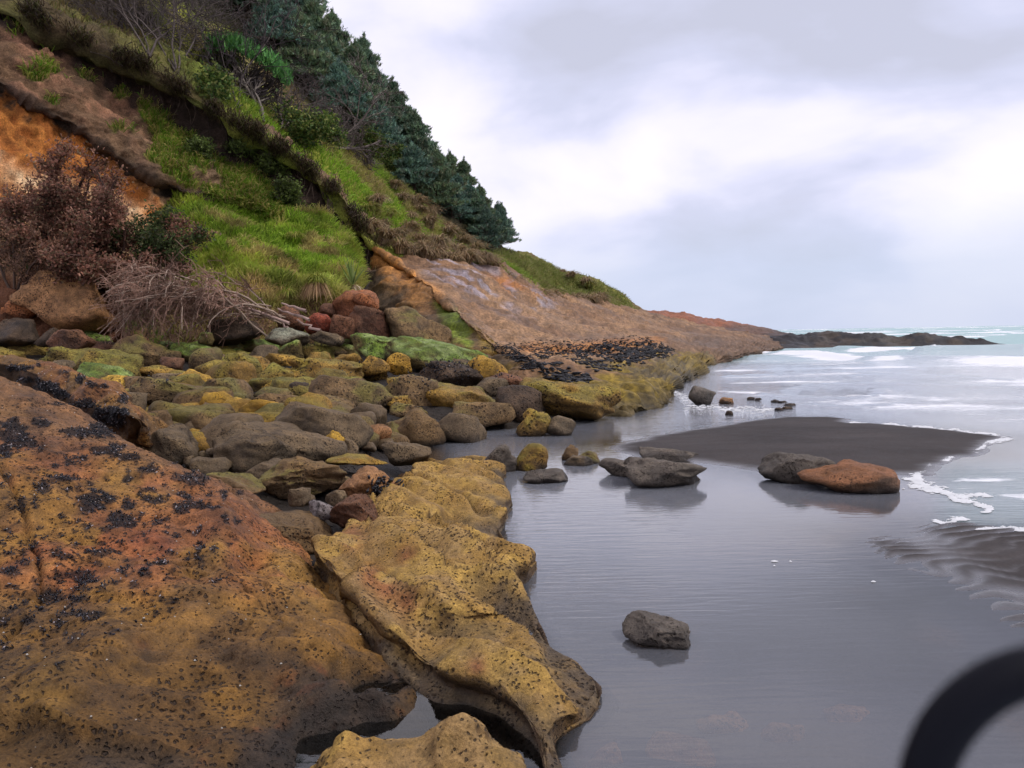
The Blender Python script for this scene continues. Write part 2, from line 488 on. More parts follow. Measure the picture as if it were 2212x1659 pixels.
# --- water
def water_mat():
    m, nt = new_mat('sea_water')
    out = N(nt, 'ShaderNodeOutputMaterial')
    geo = N(nt, 'ShaderNodeNewGeometry')
    a_deep = N(nt, 'ShaderNodeAttribute', attribute_name='deep').outputs['Fac']
    a_foam = N(nt, 'ShaderNodeAttribute', attribute_name='foam').outputs['Fac']
    a_rip = N(nt, 'ShaderNodeAttribute', attribute_name='ripple').outputs['Fac']
    mp = N(nt, 'ShaderNodeMapping'); mp.inputs['Scale'].default_value = (2.6, 19, 1); mp.inputs['Rotation'].default_value = (0, 0, -0.12)
    L(nt, geo.outputs['Position'], mp.inputs[0])
    w1 = N(nt, 'ShaderNodeTexNoise', ins={'Scale': 1.0, 'Detail': 3.0, 'Roughness': 0.5, 'Distortion': 0.6})
    L(nt, mp.outputs[0], w1.inputs['Vector'])
    mp2 = N(nt, 'ShaderNodeMapping'); mp2.inputs['Scale'].default_value = (0.35, 1.6, 1)
    L(nt, geo.outputs['Position'], mp2.inputs[0])
    w2 = N(nt, 'ShaderNodeTexNoise', ins={'Scale': 1.0, 'Detail': 6.0, 'Roughness': 0.6, 'Distortion': 0.4})
    L(nt, mp2.outputs[0], w2.inputs['Vector'])
    h = mathn(nt, 'ADD', mathn(nt, 'MULTIPLY', w1.outputs[0], mathn(nt, 'MULTIPLY', a_rip, 0.0038)), mathn(nt, 'MULTIPLY', w2.outputs[0], mathn(nt, 'MULTIPLY', a_deep, 0.12)))
    bp = N(nt, 'ShaderNodeBump', ins={'Strength': 1.0, 'Distance': 1.0})
    L(nt, h, bp.inputs['Height'])
    fr = N(nt, 'ShaderNodeFresnel', ins={'IOR': 1.52}); L(nt, bp.outputs[0], fr.inputs['Normal'])
    tr = N(nt, 'ShaderNodeBsdfTransparent', ins={'Color': (0.72, 0.74, 0.76, 1)})
    df = N(nt, 'ShaderNodeBsdfDiffuse')
    dcol = mixc(nt, mathn(nt, 'MULTIPLY', w2.outputs[0], 1.0), (0.20, 0.36, 0.36), (0.36, 0.53, 0.50))
    L(nt, dcol, df.inputs[0])
    a_silt = N(nt, 'ShaderNodeAttribute', attribute_name='silt').outputs['Fac']
    silt = N(nt, 'ShaderNodeBsdfDiffuse', ins={'Color': (0.37, 0.38, 0.42, 1)})
    shal = N(nt, 'ShaderNodeMixShader'); L(nt, a_silt, shal.inputs[0]); L(nt, tr.outputs[0], shal.inputs[1]); L(nt, silt.outputs[0], shal.inputs[2])
    body = N(nt, 'ShaderNodeMixShader'); L(nt, a_deep, body.inputs[0]); L(nt, shal.outputs[0], body.inputs[1]); L(nt, df.outputs[0], body.inputs[2])
    gl = N(nt, 'ShaderNodeBsdfGlossy', ins={'Color': (1, 1, 1, 1)})
    L(nt, mathn(nt, 'MULTIPLY_ADD', a_deep, 0.2, 0.03), gl.inputs['Roughness'])
    L(nt, bp.outputs[0], gl.inputs['Normal'])
    frs = mathn(nt, 'MULTIPLY', fr.outputs[0], mathn(nt, 'SUBTRACT', 1.0, mathn(nt, 'MULTIPLY', a_deep, 0.55)))
    wat = N(nt, 'ShaderNodeMixShader'); L(nt, frs, wat.inputs[0]); L(nt, body.outputs[0], wat.inputs[1]); L(nt, gl.outputs[0], wat.inputs[2])
    mp3 = N(nt, 'ShaderNodeMapping'); mp3.inputs['Scale'].default_value = (1.6, 3.4, 1)
    L(nt, geo.outputs['Position'], mp3.inputs[0])
    f1 = N(nt, 'ShaderNodeTexNoise', ins={'Scale': 1.5, 'Detail': 7.0, 'Roughness': 0.7, 'Distortion': 0.8})
    L(nt, mp3.outputs[0], f1.inputs['Vector'])
    ff = N(nt, 'ShaderNodeMapRange', interpolation_type='SMOOTHSTEP', ins={1: 0.42, 2: 0.62})
    L(nt, mathn(nt, 'ADD', mathn(nt, 'MULTIPLY', a_foam, 0.62), mathn(nt, 'MULTIPLY', f1.outputs[0], 0.42)), ff.inputs[0])
    fd = N(nt, 'ShaderNodeBsdfDiffuse', ins={'Color': (0.82, 0.82, 0.84, 1)})
    fin = N(nt, 'ShaderNodeMixShader'); L(nt, ff.outputs[0], fin.inputs[0]); L(nt, wat.outputs[0], fin.inputs[1]); L(nt, fd.outputs[0], fin.inputs[2])
    L(nt, fin.outputs[0], out.inputs[0])
    return m
MAT['water'] = water_mat()
X, Y = fan(0.8, 9000, 440, 1.2, 250)
PX, PY, _ = proj(np.stack([X, Y, X * 0], -1))
Q = np.stack([X, Y, X * 0], -1)
inb = sst(20, 45, Y)
far = sst(60, 200, Y)
crA = [(1975, 768), (2040, 760), (2120, 758), (2300, 756), (2700, 752)]
crB = [(1590, 760), (1767, 768), (1887, 778), (2007, 781), (2212, 785), (2700, 790)]
crC = [(1800, 756), (1880, 756), (1960, 757), (2030, 752)]
arcs = [[(1690, 845), (1740, 832), (1830, 827), (1930, 828), (2060, 832), (2230, 838), (2500, 850)], [(1640, 850), (1700, 858), (1790, 862), (1870, 858), (1900, 846), (1870, 832)],
        [(1825, 812), (1900, 806), (2000, 808), (2100, 814), (2180, 820)], [(1700, 873), (1830, 880), (1990, 870), (2212, 866)], [(1560, 812), (1700, 806), (1850, 800), (2000, 797)]]
dA, dB, dC = dline(PX, PY, crA), dline(PX, PY, crB), dline(PX, PY, crC)
# crests are laid in metres of depth: 1 picture unit is about Y*Y/2750 metres there
mpu = Y * Y / 2750.0
swell = 0.09 * np.sin(Y * 0.42 + 1.4 * fbm(Q * 0.02, 51, 2)) * inb + 0.10 * fbm(Q * np.array([0.05, 0.16, 1]), 52, 4) * inb * (0.5 + 1.3 * far)
swell += 0.9 * np.maximum(0, fbm(Q * np.array([0.008, 0.03, 1]), 57, 4) - 0.1) * sst(80, 400, Y)
nearx = np.clip(1 - far, 0, 1)
Zs = swell + sst(24, 34, Y) * (0.42 * np.exp(-(dA * mpu / 3.2) ** 2) * (Y < 110) + 0.22 * np.exp(-(dB * mpu / 1.3) ** 2) * (Y < 70) + 0.30 * np.exp(-(dC * mpu / 1.8) ** 2) * (Y < 90))
foam = np.zeros_like(X)
nz = fbm(Q * np.array([0.35, 0.7, 1]), 61, 4)
foam = np.maximum(foam, np.exp(-((dB - 1) / 6.0) ** 2) * (0.72 + 0.6 * nz) * sst(1560, 1680, PX))
foam = np.maximum(foam, np.exp(-(dC / 5.0) ** 2) * (0.62 + 0.7 * nz))
foam = np.maximum(foam, np.exp(-((dA + 3) / 5.0) ** 2) * (0.35 + 0.8 * nz))
wash = sst(756, 790, PY) * sst(1010, 905, PY) * sst(1430, 1560, PX - (900 - PY) * 0.2)
foam = np.maximum(foam, wash * (0.23 + 0.32 * nz + 0.08 * np.sin(PY * 0.25 + nz * 3)))
foam = np.maximum(foam, sst(150, 400, Y) * sst(0.35, 0.75, fbm(Q * np.array([0.012, 0.05, 1]), 57, 4)) * 0.9)
foam = np.maximum(foam, sst(70, 120, Y) * sst(0.3, 0.7, fbm(Q * np.array([0.06, 0.25, 1]), 66, 4)) * 0.75)
for a in arcs:                    # edges of the thin sheets of water sliding up the sand
    d = dline(PX, PY, a)
    Zs = Zs + 0.035 * np.exp(-(d * mpu / 0.28) ** 2) * (Y > 12)
    foam = np.maximum(foam, 0.5 * np.exp(-((d - 2) / 2.2) ** 2)) - 0.45 * np.exp(-(d / 1.6) ** 2)
surge = sst(985, 1030, PY) * sst(1165, 1110, PY) * sst(1985, 2080, PX)       # water running back on the right
foam = np.maximum(foam, surge * (0.20 + 0.4 * fbm(Q * np.array([1.2, 5, 1]), 71, 4)))
deep = sst(26, 48, Y) * (0.55 + 0.45 * sst(40, 75, Y))
deep = np.maximum(deep, surge * 0.25)
calm = sst(-1.0, 0.8, fbm(Q * 0.45, 81, 3)) * sst(2.5, 5.5, Y) * (1 - 0.55 * sst(6.5, 9, Y) * sst(12, 9, Y))
ripple = 0.25 + 0.85 * calm + 1.6 * sst(10, 16, Y) + 1.2 * surge
silt = (0.22 + 0.2 * sst(3.5, 7.0, Y)) * sst(-10, 60, PX - np.interp(PY, [900, 1000, 1100, 1225, 1330, 1500, 1659], [900, 950, 1060, 1100, 1110, 1230, 1190]))
silt = silt * sst(0.0, 0.11, -np.where(Y < 33, sand_z(X, Y), -1.0))
V = np.stack([X, Y, Zs], -1).reshape(-1, 3)
make('sea', V, gridF(*X.shape)[:, ::-1], MAT['water'], 'grey green sea running in as a shallow sheet and a still tide pool', 'sea', kind='structure', origin=np.zeros(3),
     extra={'deep': deep.ravel(), 'foam': np.clip(foam, 0, 1.2).ravel(), 'ripple': ripple.ravel(), 'silt': silt.ravel()})

# --- beach under the boulders
def PL(lst):                      # (code, x, y, depth) -> world points
    o = []
    for c, x, y, Zd in lst:
        fx, fy = cv(c, x, y)
        o.append(P(fx, fy, Zd))
    return np.array(o)
def ZL(lst):                      # (code, x, y, height) -> world points
    o = []
    for c, x, y, z in lst:
        fx, fy = cv(c, x, y)
        o.append(Pz(fx, fy, z))
    return np.array(o)
BEACH = TPS(np.vstack([
    ZL([('F', 915, 990, 0), ('F', 1010, 945, 0), ('F', 1130, 925, 0), ('F', 1250, 915, 0), ('F', 1440, 890, 0), ('F', 1100, 1000, -.3), ('F', 1300, 950, -.3)]),
    PL([('F', 700, 772, 22.5), ('F', 300, 778, 21.5), ('F', -100, 785, 20.5), ('F', 1000, 790, 20.5), ('F', 700, 850, 14.6), ('F', 300, 855, 14.0), ('F', -100, 870, 12.5),
        ('F', 700, 950, 10.0), ('F', 400, 950, 9.8), ('F', 1000, 860, 15.0), ('F', 700, 1050, 7.5), ('F', 450, 1050, 7.3), ('F', 650, 1200, 5.4), ('F', 100, 735, 24.5), ('F', 500, 735, 25), ('F', 800, 740, 25),
        ('F', -400, 740, 24)]),
    [[-6, 4, .2], [-8, 8, .6], [-1.0, 3.5, -.1], [1.5, 5, -.5], [1.2, 8, -.5], [4, 13, -.5]]]))
xs = np.linspace(-17, 3.5, 150); ys = np.linspace(5.2, 30, 170)
X, Y = np.meshgrid(xs, ys, indexing='ij')
Q = np.stack([X, Y, X * 0], -1)
Z = BEACH(X, Y) - 0.06 + 0.05 * fbm(Q * 2.5, 101, 3)
Q2 = Q * 3.2
wz = worley(Q2, 4)
Z += 0.07 * (0.5 - wz)
bx_, by_, _ = proj(np.stack([X, Y, Z], -1))
Z -= 1.2 * sst(-4, 18, sdpoly(bx_, by_, [(800, 655), (850, 695), (915, 732), (985, 765), (1050, 790), (1110, 812), (1130, 850), (1180, 905), (1300, 940), (2000, 900), (2000, 400), (800, 400)]))
colr = lerp(lin(62, 52, 42), lin(46, 40, 36), sst(-.5, .5, fbm(Q * 1.2, 104, 3))[..., None])
make('shingle_beach', np.stack([X, Y, Z], -1).reshape(-1, 3), gridF(len(xs), len(ys)), MAT['rock'], 'brown shingle and mud in the gaps between the boulders', 'beach', kind='structure', col=colr.reshape(-1, 3), origin=np.zeros(3))

# --- hill: a table of points, each noted as (x, y, depth)
SURF = {}
def table_surface(key, tab, nu, nv, noise, seed):
    T = np.array(tab, float)
    W = P(T[..., 0], T[..., 1], T[..., 2])
    G = catmull(W, nu, nv)
    V = G.reshape(-1, 3); F = gridF(nu, nv)
    n = vnorm(V, F)
    if (n @ np.array([0, -0.6, 0.8])).mean() < 0:
        F = F[:, ::-1]; n = -n
    d = np.zeros(len(V))
    for a, sc, oc in noise:
        d += a * fbm(V * sc, seed, oc); seed += 5
    V = V + n * d[:, None]
    n = vnorm(V, F)
    px, py, pz = proj(V)
    SURF[key] = dict(V=V, F=F, n=n, px=px, py=py, pz=pz)
    return SURF[key]
def on(key, x, y, front=True):    # the point of a surface seen at (x, y)
    s = SURF[key]
    d = np.hypot(s['px'] - x, s['py'] - y)
    k = d < d.min() + 4
    i = np.where(k)[0][np.argmin(s['pz'][k])] if front else np.argmin(d)
    return s['V'][i].copy()
TOP = [[(-200, -90, 30), (-60, -270, 45), (150, -450, 60), (260, -420, 75)],
       [(60, 20, 31), (200, -150, 45), (330, -320, 60), (430, -300, 75)],
       [(170, 78, 32), (280, -70, 46), (420, -210, 61), (500, -190, 75)],
       [(290, 130, 33), (390, 10, 46), (490, -100, 62), (560, -80, 76)],
       [(400, 192, 33.6), (470, 90, 47), (570, 10, 62), (620, 30, 76)],
       [(500, 255, 34), (570, 180, 48), (640, 112, 62), (690, 135, 78)],
       [(570, 300, 34.6), (640, 235, 49), (715, 180, 63), (760, 205, 78)],
       [(640, 340, 35), (710, 290, 49), (790, 252, 64), (830, 285, 80)],
       [(700, 395, 36), (780, 345, 50), (855, 322, 66), (890, 350, 82)],
       [(755, 455, 36.4), (835, 400, 51), (915, 385, 68), (940, 410, 84)],
       [(828, 533, 36.8), (915, 460, 53), (980, 445, 71), (1000, 470, 88)],
       [(935, 572, 40), (1000, 525, 56), (1042, 500, 74), (1052, 525, 92)],
       [(1060, 585, 46), (1085, 560, 62), (1095, 545, 80), (1100, 560, 96)],
       [(1120, 618, 51), (1140, 580, 66), (1145, 552, 82), (1150, 570, 98)],
       [(1190, 655, 57), (1200, 615, 70), (1200, 582, 84), (1210, 600, 98)],
       [(1262, 662, 62), (1270, 635, 72), (1268, 605, 84), (1275, 630, 98)],
       [(1300, 655, 65), (1304, 640, 74), (1305, 625, 84), (1310, 650, 98)],
       [(1345, 670, 68), (1345, 656, 75), (1343, 644, 82), (1350, 670, 98)],
       [(1385, 692, 72), (1386, 684, 76), (1385, 682, 80), (1392, 700, 98)]]
TOP = [[(r[0][0], r[0][1] + 7, r[0][2] + .35)] + r for r in TOP]
s1 = table_surface('top', TOP, 330, 150, [(0.55, 0.22, 3), (0.22, 0.9, 3), (0.12, 2.6, 2)], 200)
j_ = np.tile(np.arange(150), 330); fall = np.clip(1 - j_ / 14.0, 0, 1)[:, None]
V = s1['V'] + fall * np.stack([.25 * fbm(s1['V'] * .9, 221, 3), .3 * fbm(s1['V'] * 1.1, 222, 3), .34 * fbm(s1['V'] * 1.3, 223, 4)], -1)
s1['V'] = V; s1['n'] = vnorm(V, s1['F']); s1['px'], s1['py'], s1['pz'] = proj(V)
x, y = s1['px'], s1['py']
g1 = lerp(lin(112, 122, 48), lin(140, 142, 60), sst(-.4, .5, fbm(V * 0.5, 210, 3))[:, None])
brn = lerp(lin(112, 92, 66), lin(136, 116, 84), sst(-.5, .5, fbm(V * 0.8, 212, 3))[:, None])
cc = lerp(g1, brn, np.clip(sst(0.05, 0.6, fbm(V * 0.35, 214, 4)) * 0.8 + .45 * sst(48, 60, s1['pz']), 0, .9)[:, None])
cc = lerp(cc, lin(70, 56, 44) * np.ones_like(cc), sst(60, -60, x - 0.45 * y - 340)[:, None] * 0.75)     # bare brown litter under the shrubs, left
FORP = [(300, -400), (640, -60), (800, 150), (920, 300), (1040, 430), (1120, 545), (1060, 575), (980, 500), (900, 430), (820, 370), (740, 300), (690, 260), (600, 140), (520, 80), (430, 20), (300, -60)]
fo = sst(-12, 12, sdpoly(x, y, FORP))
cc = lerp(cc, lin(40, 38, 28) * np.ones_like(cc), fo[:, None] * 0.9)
lowe = np.minimum(sst(14, 2, dline(x, y, [(60, 24), (170, 82), (290, 134), (400, 196), (500, 258), (570, 303), (640, 343), (700, 398), (755, 458), (828, 536)]) + 6 * fbm(V * 1.5, 216, 2)), 1)
cc = lerp(cc, lin(78, 60, 44) * np.ones_like(cc), lowe[:, None] * .7)
TOPCOL = cc
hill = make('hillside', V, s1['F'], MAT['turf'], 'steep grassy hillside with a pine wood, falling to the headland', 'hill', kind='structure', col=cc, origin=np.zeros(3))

FACE = [[(-200, -90, 30), (-200, -40, 29.6), (-200, 20, 28.2), (-200, 70, 27), (-200, 92, 27.8), (-200, 300, 26.8), (-200, 520, 25.4), (-200, 690, 24)],
        [(60, 20, 31), (48, 72, 30.6), (30, 125, 29), (0, 174, 28), (0, 196, 28.7), (0, 380, 27.2), (0, 540, 25.6), (0, 690, 24)],
        [(170, 78, 32), (152, 128, 31.6), (125, 185, 29.8), (95, 232, 28.8), (93, 250, 29.4), (85, 420, 27.8), (80, 560, 25.8), (80, 700, 24.2)],
        [(290, 130, 33), (270, 185, 32.6), (225, 245, 30.6), (185, 284, 29.6), (182, 302, 30.2), (165, 450, 28.4), (160, 580, 26), (160, 705, 24.5)],
        [(400, 192, 33.6), (378, 250, 33.2), (320, 310, 31.2), (270, 345, 30.1), (266, 364, 30.8), (240, 480, 28.8), (230, 600, 26), (230, 710, 24.7)],
        [(500, 255, 34), (478, 320, 33.6), (410, 370, 31.6), (350, 392, 30.6), (345, 412, 31.2), (315, 510, 29), (300, 610, 26.3), (300, 712, 25)],
        [(570, 300, 34.6), (550, 372, 34.0), (490, 410, 32), (432, 425, 31), (425, 446, 31.8), (390, 530, 29.2), (370, 620, 26.6), (370, 715, 25.2)],
        [(640, 340, 35), (622, 412, 34.4), (570, 430, 32.4), (510, 442, 31.4), (500, 462, 32), (465, 540, 29.4), (440, 625, 26.8), (440, 718, 25.4)],
        [(700, 395, 36), (685, 470, 35), (645, 462, 33.2), (600, 460, 32), (585, 480, 31.8), (545, 560, 29.4), (520, 640, 27), (520, 720, 25.6)],
        [(755, 455, 36.4), (738, 515, 35.6), (705, 510, 34), (670, 510, 32.8), (650, 520, 32.2), (620, 580, 29.8), (600, 645, 27.2), (600, 722, 25.8)],
        [(828, 533, 36.8), (806, 560, 36), (775, 562, 34.6), (745, 565, 33.4), (725, 572, 32.4), (700, 610, 30), (680, 655, 27.6), (680, 724, 26)],
        [(850, 545, 38), (835, 575, 36.4), (815, 590, 35), (800, 605, 34), (790, 620, 33), (775, 650, 30.6), (760, 690, 28), (760, 726, 26.2)]]
FACE = [[(r[0][0] + 12, r[0][1] - 12, r[0][2] + 2.2)] + r + [(r[-1][0], r[-1][1] + 90, r[-1][2] - 2)] for r in FACE]
s2 = table_surface('face', FACE, 250, 250, [(0.35, 0.35, 3), (0.24, 1.1, 4), (0.10, 4.0, 3)], 240)
x, y, V = s2['px'], s2['py'], s2['V']
_V = V.copy(); led = np.abs(fbm(np.stack([V[:, 0] * .35 + V[:, 2] * .5, V[:, 2] * 1.1 - V[:, 0] * .45, V[:, 1] * .4], -1), 246, 3))
V = V + s2['n'] * (.22 * np.clip(.5 - led * 2, 0, 1) - .05)[:, None]
s2['V'] = V; s2['n'] = vnorm(V, s2['F']); s2['px'], s2['py'], s2['pz'] = proj(V); x, y = s2['px'], s2['py']
U = np.repeat(np.linspace(0, 11, 250), 250); W_ = np.tile(np.linspace(-1, 8, 250), 250)
wn = fbm(V * 0.6, 250, 4); wf = fbm(V * 2.2, 252, 4)
soil = lerp(lin(108, 82, 60), lin(160, 116, 88), sst(-.5, .6, wn + .5 * wf)[:, None])
soil = lerp(soil, lin(122, 100, 76) * (1 + .25 * wf)[:, None], (sst(3.0, 5.0, U) * 0.8)[:, None])
cc = soil
scarp = sst(0.1, 0.35, W_ + 0.12 * wf) * sst(1.35, 1.0, W_ + 0.25 * wf)
cc = lerp(cc, lin(58, 46, 40) * np.ones_like(cc), scarp[:, None] * 0.9)
rim = sst(2.75, 3.1, W_ + 0.1 * wf) * sst(4.3, 4.05, W_ + 0.1 * wf)
cc = lerp(cc, lin(60, 50, 42) * np.ones_like(cc), rim[:, None] * 0.85)
blf = sst(4.0, 4.18, W_ + 0.22 * wf)
st = V[:, 2] * 0.75 + V[:, 0] * 0.52      # the beds of the bluff dip to the right
band = fbm(np.stack([st * 0.55, V[:, 0] * 0.12, V[:, 1] * 0.12], -1), 260, 4)
org = lerp(lin(196, 124, 58), lin(168, 100, 46), sst(-.4, .4, wf)[:, None])
crm = lerp(lin(230, 194, 150), lin(206, 156, 110), sst(-.5, .5, wf)[:, None])
bc = lerp(org, crm, (sst(4.45, 4.8, W_ + 0.3 * wn) * sst(-.3, .2, band + 0.22))[:, None])
bc = lerp(bc, crm, (sst(4.3, 4.1, W_ + 0.1 * wf) * 0.7 * sst(3, 5.5, U))[:, None])
bc = lerp(bc, lin(112, 74, 52) * np.ones_like(bc), sst(5.9, 6.4, W_ + 0.2 * wn)[:, None])
cc = lerp(cc, bc, blf[:, None])
gully = sst(7.2, 8.0, U) * sst(3.0, 3.4, W_)
cc = lerp(cc, lin(86, 78, 46) * np.ones_like(cc), gully[:, None])
PATCH = [[(222, 150), (250, 130), (280, 165), (300, 205), (262, 210), (238, 190)], [(290, 200), (345, 190), (370, 240), (420, 300), (455, 330), (440, 372), (370, 340), (330, 290), (300, 240)],
         [(455, 330), (520, 350), (600, 395), (640, 440), (660, 500), (600, 500), (545, 470), (505, 420), (470, 380)], [(85, 135), (108, 140), (104, 168), (84, 160)], [(545, 300), (600, 360), (640, 420), (600, 420), (540, 360)],
         [(600, 420), (700, 430), (740, 500), (690, 520), (620, 500)], [(18, 40), (40, 50), (35, 75), (15, 65)], [(430, 400), (520, 420), (590, 460), (560, 475), (480, 440)], [(120, 60), (160, 80), (150, 100), (118, 84)]]
grs = np.zeros(len(V))
for p in PATCH:
    grs = np.maximum(grs, sst(-8, 10, sdpoly(x, y, p) + 9 * wf))
grs = np.maximum(grs, sst(.38, .6, fbm(V * .9 + 3, 268, 3)) * sst(1.1, 1.4, W_) * sst(2.8, 2.5, W_) * sst(.6, 1.4, U))
grs *= (1 - scarp) * (1 - blf * (U < 7))
GFACE = grs
cc = lerp(cc, lerp(lin(98, 112, 40), lin(140, 138, 60), sst(-.4, .4, wn)[:, None]), grs[:, None] * 0.85)
FACECOL = cc
face = make('landslide_face', V, s2['F'], MAT['soil'], 'raw landslide face of brown soil over an orange and cream bluff', 'slope', kind='structure', col=cc, origin=np.zeros(3))

MOUND = [[(255, 600, 29), (260, 610, 27.8), (262, 630, 26.4), (265, 665, 25.2), (268, 700, 24.6)],
         [(330, 520, 30), (325, 545, 28.2), (322, 580, 26.6), (322, 640, 25.2), (325, 700, 24.6)],
         [(372, 448, 31.2), (370, 490, 29), (368, 550, 27), (368, 635, 25.3), (370, 705, 24.7)],
         [(440, 436, 31.6), (440, 485, 29.4), (440, 555, 27.2), (440, 640, 25.4), (440, 708, 24.8)],
         [(520, 448, 32), (515, 500, 29.8), (512, 570, 27.4), (510, 650, 25.5), (510, 710, 24.9)],
         [(590, 470, 32.4), (585, 520, 30.2), (580, 585, 27.6), (578, 655, 25.7), (575, 712, 25.0)],
         [(660, 470, 33), (655, 520, 30.8), (648, 590, 28), (640, 655, 26), (638, 712, 25.2)],
         [(715, 478, 33.8), (715, 530, 31.2), (710, 595, 28.4), (705, 650, 26.4), (700, 712, 25.4)],
         [(750, 520, 33.8), (752, 560, 31.6), (750, 605, 29.2), (748, 645, 27), (745, 705, 25.8)],
         [(770, 590, 33), (770, 605, 32), (770, 625, 30), (770, 655, 28), (768, 705, 26.4)]]
MOUND = [r + [(r[-1][0], r[-1][1] + 70, r[-1][2] - 1.5)] for r in MOUND]
s3 = table_surface('mound', MOUND, 160, 170, [(0.30, 0.6, 3), (0.16, 1.6, 3)], 280)
x, y, V = s3['px'], s3['py'], s3['V']
gn = fbm(V * 0.8, 290, 4)
cc = lerp(lin(96, 140, 34), lin(128, 140, 52), sst(-.3, .5, gn)[:, None])
cc = lerp(cc, lin(112, 88, 62) * np.ones_like(cc), sst(625, 665, y + 14 * gn)[:, None])
earth = sst(0.30, 0.55, fbm(V * 1.1, 294, 3))
cc = lerp(cc, lin(104, 80, 56) * np.ones_like(cc), earth[:, None] * 0.7)
MOUNDCOL = cc
make('grass_mound', V, s3['F'], MAT['turf'], 'rounded mound of slipped earth covered in bright green grass', 'mound', kind='structure', col=cc, origin=np.zeros(3))

# --- tilted sandstone slab running down to the ledge at the water
zneg = lambda x, y: float((Pz(np.array(x), np.array(y), np.array(-0.35)) - CAM) @ fw)
SLAB = [[(775, 625, 35.2), (790, 575, 35.3), (808, 536, 35.6), (845, 542, 37.5), (880, 545, 39.5), (920, 552, 42)],
        [(800, 668, 30.6), (838, 610, 31.5), (872, 578, 33.2), (925, 572, 36.5), (985, 565, 40.5), (1040, 560, 46)],
        [(850, 705, 27.3), (885, 660, 27.8), (922, 616, 29.6), (1000, 606, 35), (1065, 590, 43), (1120, 590, 52)],
        [(915, 742, 24.6), (945, 705, 25), (975, 662, 27), (1060, 648, 34), (1140, 630, 46), (1200, 632, 58)],
        [(985, 775, 22.2), (1000, 745, 22.6), (1022, 702, 24.6), (1120, 684, 33), (1220, 665, 48), (1290, 648, 64)],
        [(1050, 800, 20.2), (1060, 778, 20.6), (1075, 745, 22), (1190, 712, 31), (1310, 690, 50), (1400, 674, 73)],
        [(1110, 822, 18.6), (1120, 805, 18.9), (1135, 778, 19.8), (1260, 735, 28.5), (1390, 710, 50), (1500, 697, 77)],
        [(1130, 855, 17), (1150, 832, 17.2), (1180, 803, 17.8), (1310, 758, 25.5), (1450, 726, 48), (1600, 716, 74)],
        [(1180, 905, 14.9), (1200, 868, 15.2), (1230, 830, 16.2), (1360, 784, 23), (1490, 745, 45), (1660, 729, 70)],
        [(1250, 915, 14.4), (1262, 895, 14.9), (1310, 856, 15.6), (1410, 806, 21.5), (1530, 762, 42), (1680, 741, 66)],
        [(1340, 915, 14.4), (1350, 905, 14.9), (1390, 876, 15.9), (1450, 826, 20.6), (1556, 772, 40.5), (1690, 750, 62)],
        [(1440, 930, zneg(1440, 930)), (1450, 915, zneg(1450, 915)), (1465, 895, zneg(1465, 895)), (1500, 848, zneg(1500, 848)), (1600, 782, zneg(1600, 782)), (1720, 760, zneg(1720, 760))]]
def _mix(a, b, t):
    return tuple(u + (v - u) * t for u, v in zip(a, b))
SLAB = [[r[0], r[1], _mix(r[2], r[1], .10 if i < 9 else .3), r[2], _mix(r[2], r[3], .05 if i < 9 else .2), r[3], r[4], r[5]] for i, r in enumerate(SLAB)]
s4 = table_surface('slab', SLAB, 380, 230, [(0.22, 0.4, 3), (0.10, 1.3, 4)], 300)
V = s4['V'].copy(); n = s4['n']
# lumpy, eroded rock low down, smoother rock up the slope
low = sst(1.5, 0.5, V[:, 2])
T_ = np.tile(np.interp(np.linspace(0, 7, 230), [0, 1, 2, 3, 4, 5, 6, 7], [0, 1, 1.9, 2, 2.05, 3, 4, 5]), 380)
off_edge = 1 - .8 * np.exp(-((T_ - 2) / .25) ** 2)
al = V @ np.array([0.75, -0.66, 0.0]); ac = V @ np.array([0.66, 0.75, 0.0])
Qr = np.stack([al * 0.55, ac * 1.7, V[:, 2]], -1)
rid = 1 - np.abs(fbm(Qr, 310, 3)) * 1.7
V += n * (low * (0.13 * rid - 0.03 + 0.05 * fbm(V * 2.2, 312, 2)))[:, None]
lg = np.abs(((V[:, 2] * 1.25 + 0.3 * fbm(V * 0.4, 314, 2)) % 1.0) - 0.5)
V += n * ((1 - low) * off_edge * 0.07 * sst(0.16, 0.0, lg))[:, None]
gul = 1 - np.abs(fbm(np.stack([al * 0.12, ac * 0.8, V[:, 2] * .3], -1), 316, 3)) * 2.2
V -= n * ((1 - low) * off_edge * 0.16 * np.clip(gul, 0, 1) ** 2)[:, None]
blk = worley(V * np.array([.55, .55, .8]), 318)
V += n * ((1 - low) * off_edge * 0.18 * (blk - .45))[:, None]
s4['V'] = V; s4['n'] = vnorm(V, s4['F']); s4['px'], s4['py'], s4['pz'] = proj(V)
x, y = s4['px'], s4['py']
wn = fbm(V * 0.45, 320, 4); wf = fbm(V * 1.8, 322, 4)
K = np.repeat(np.linspace(0, 11, 380), 230); T_ = np.tile(np.interp(np.linspace(0, 7, 230), [0, 1, 2, 3, 4, 5, 6, 7], [0, 1, 1.9, 2, 2.05, 3, 4, 5]), 380)
cc = lerp(lin(150, 112, 86), lin(128, 92, 70), sst(-.5, .5, wn)[:, None])
cc = lerp(cc, lin(196, 124, 68) * np.ones_like(cc), (sst(2.4, 2.0, T_) * sst(1.9, 2.1, T_ + .1 * wf) * sst(3.4, 1.5, K))[:, None])
Qs = np.stack([al * 0.08, ac * 0.9, V[:, 2] * 1.5], -1)
cc = lerp(cc, lin(168, 164, 176) * np.ones_like(cc), (sst(0.15, 0.5, fbm(Qs, 324, 4)) * sst(-45, 15, sdpoly(x, y, [(925, 560), (1010, 565), (1090, 600), (1180, 655), (1120, 660), (1020, 625), (950, 590)])) * 0.6)[:, None])
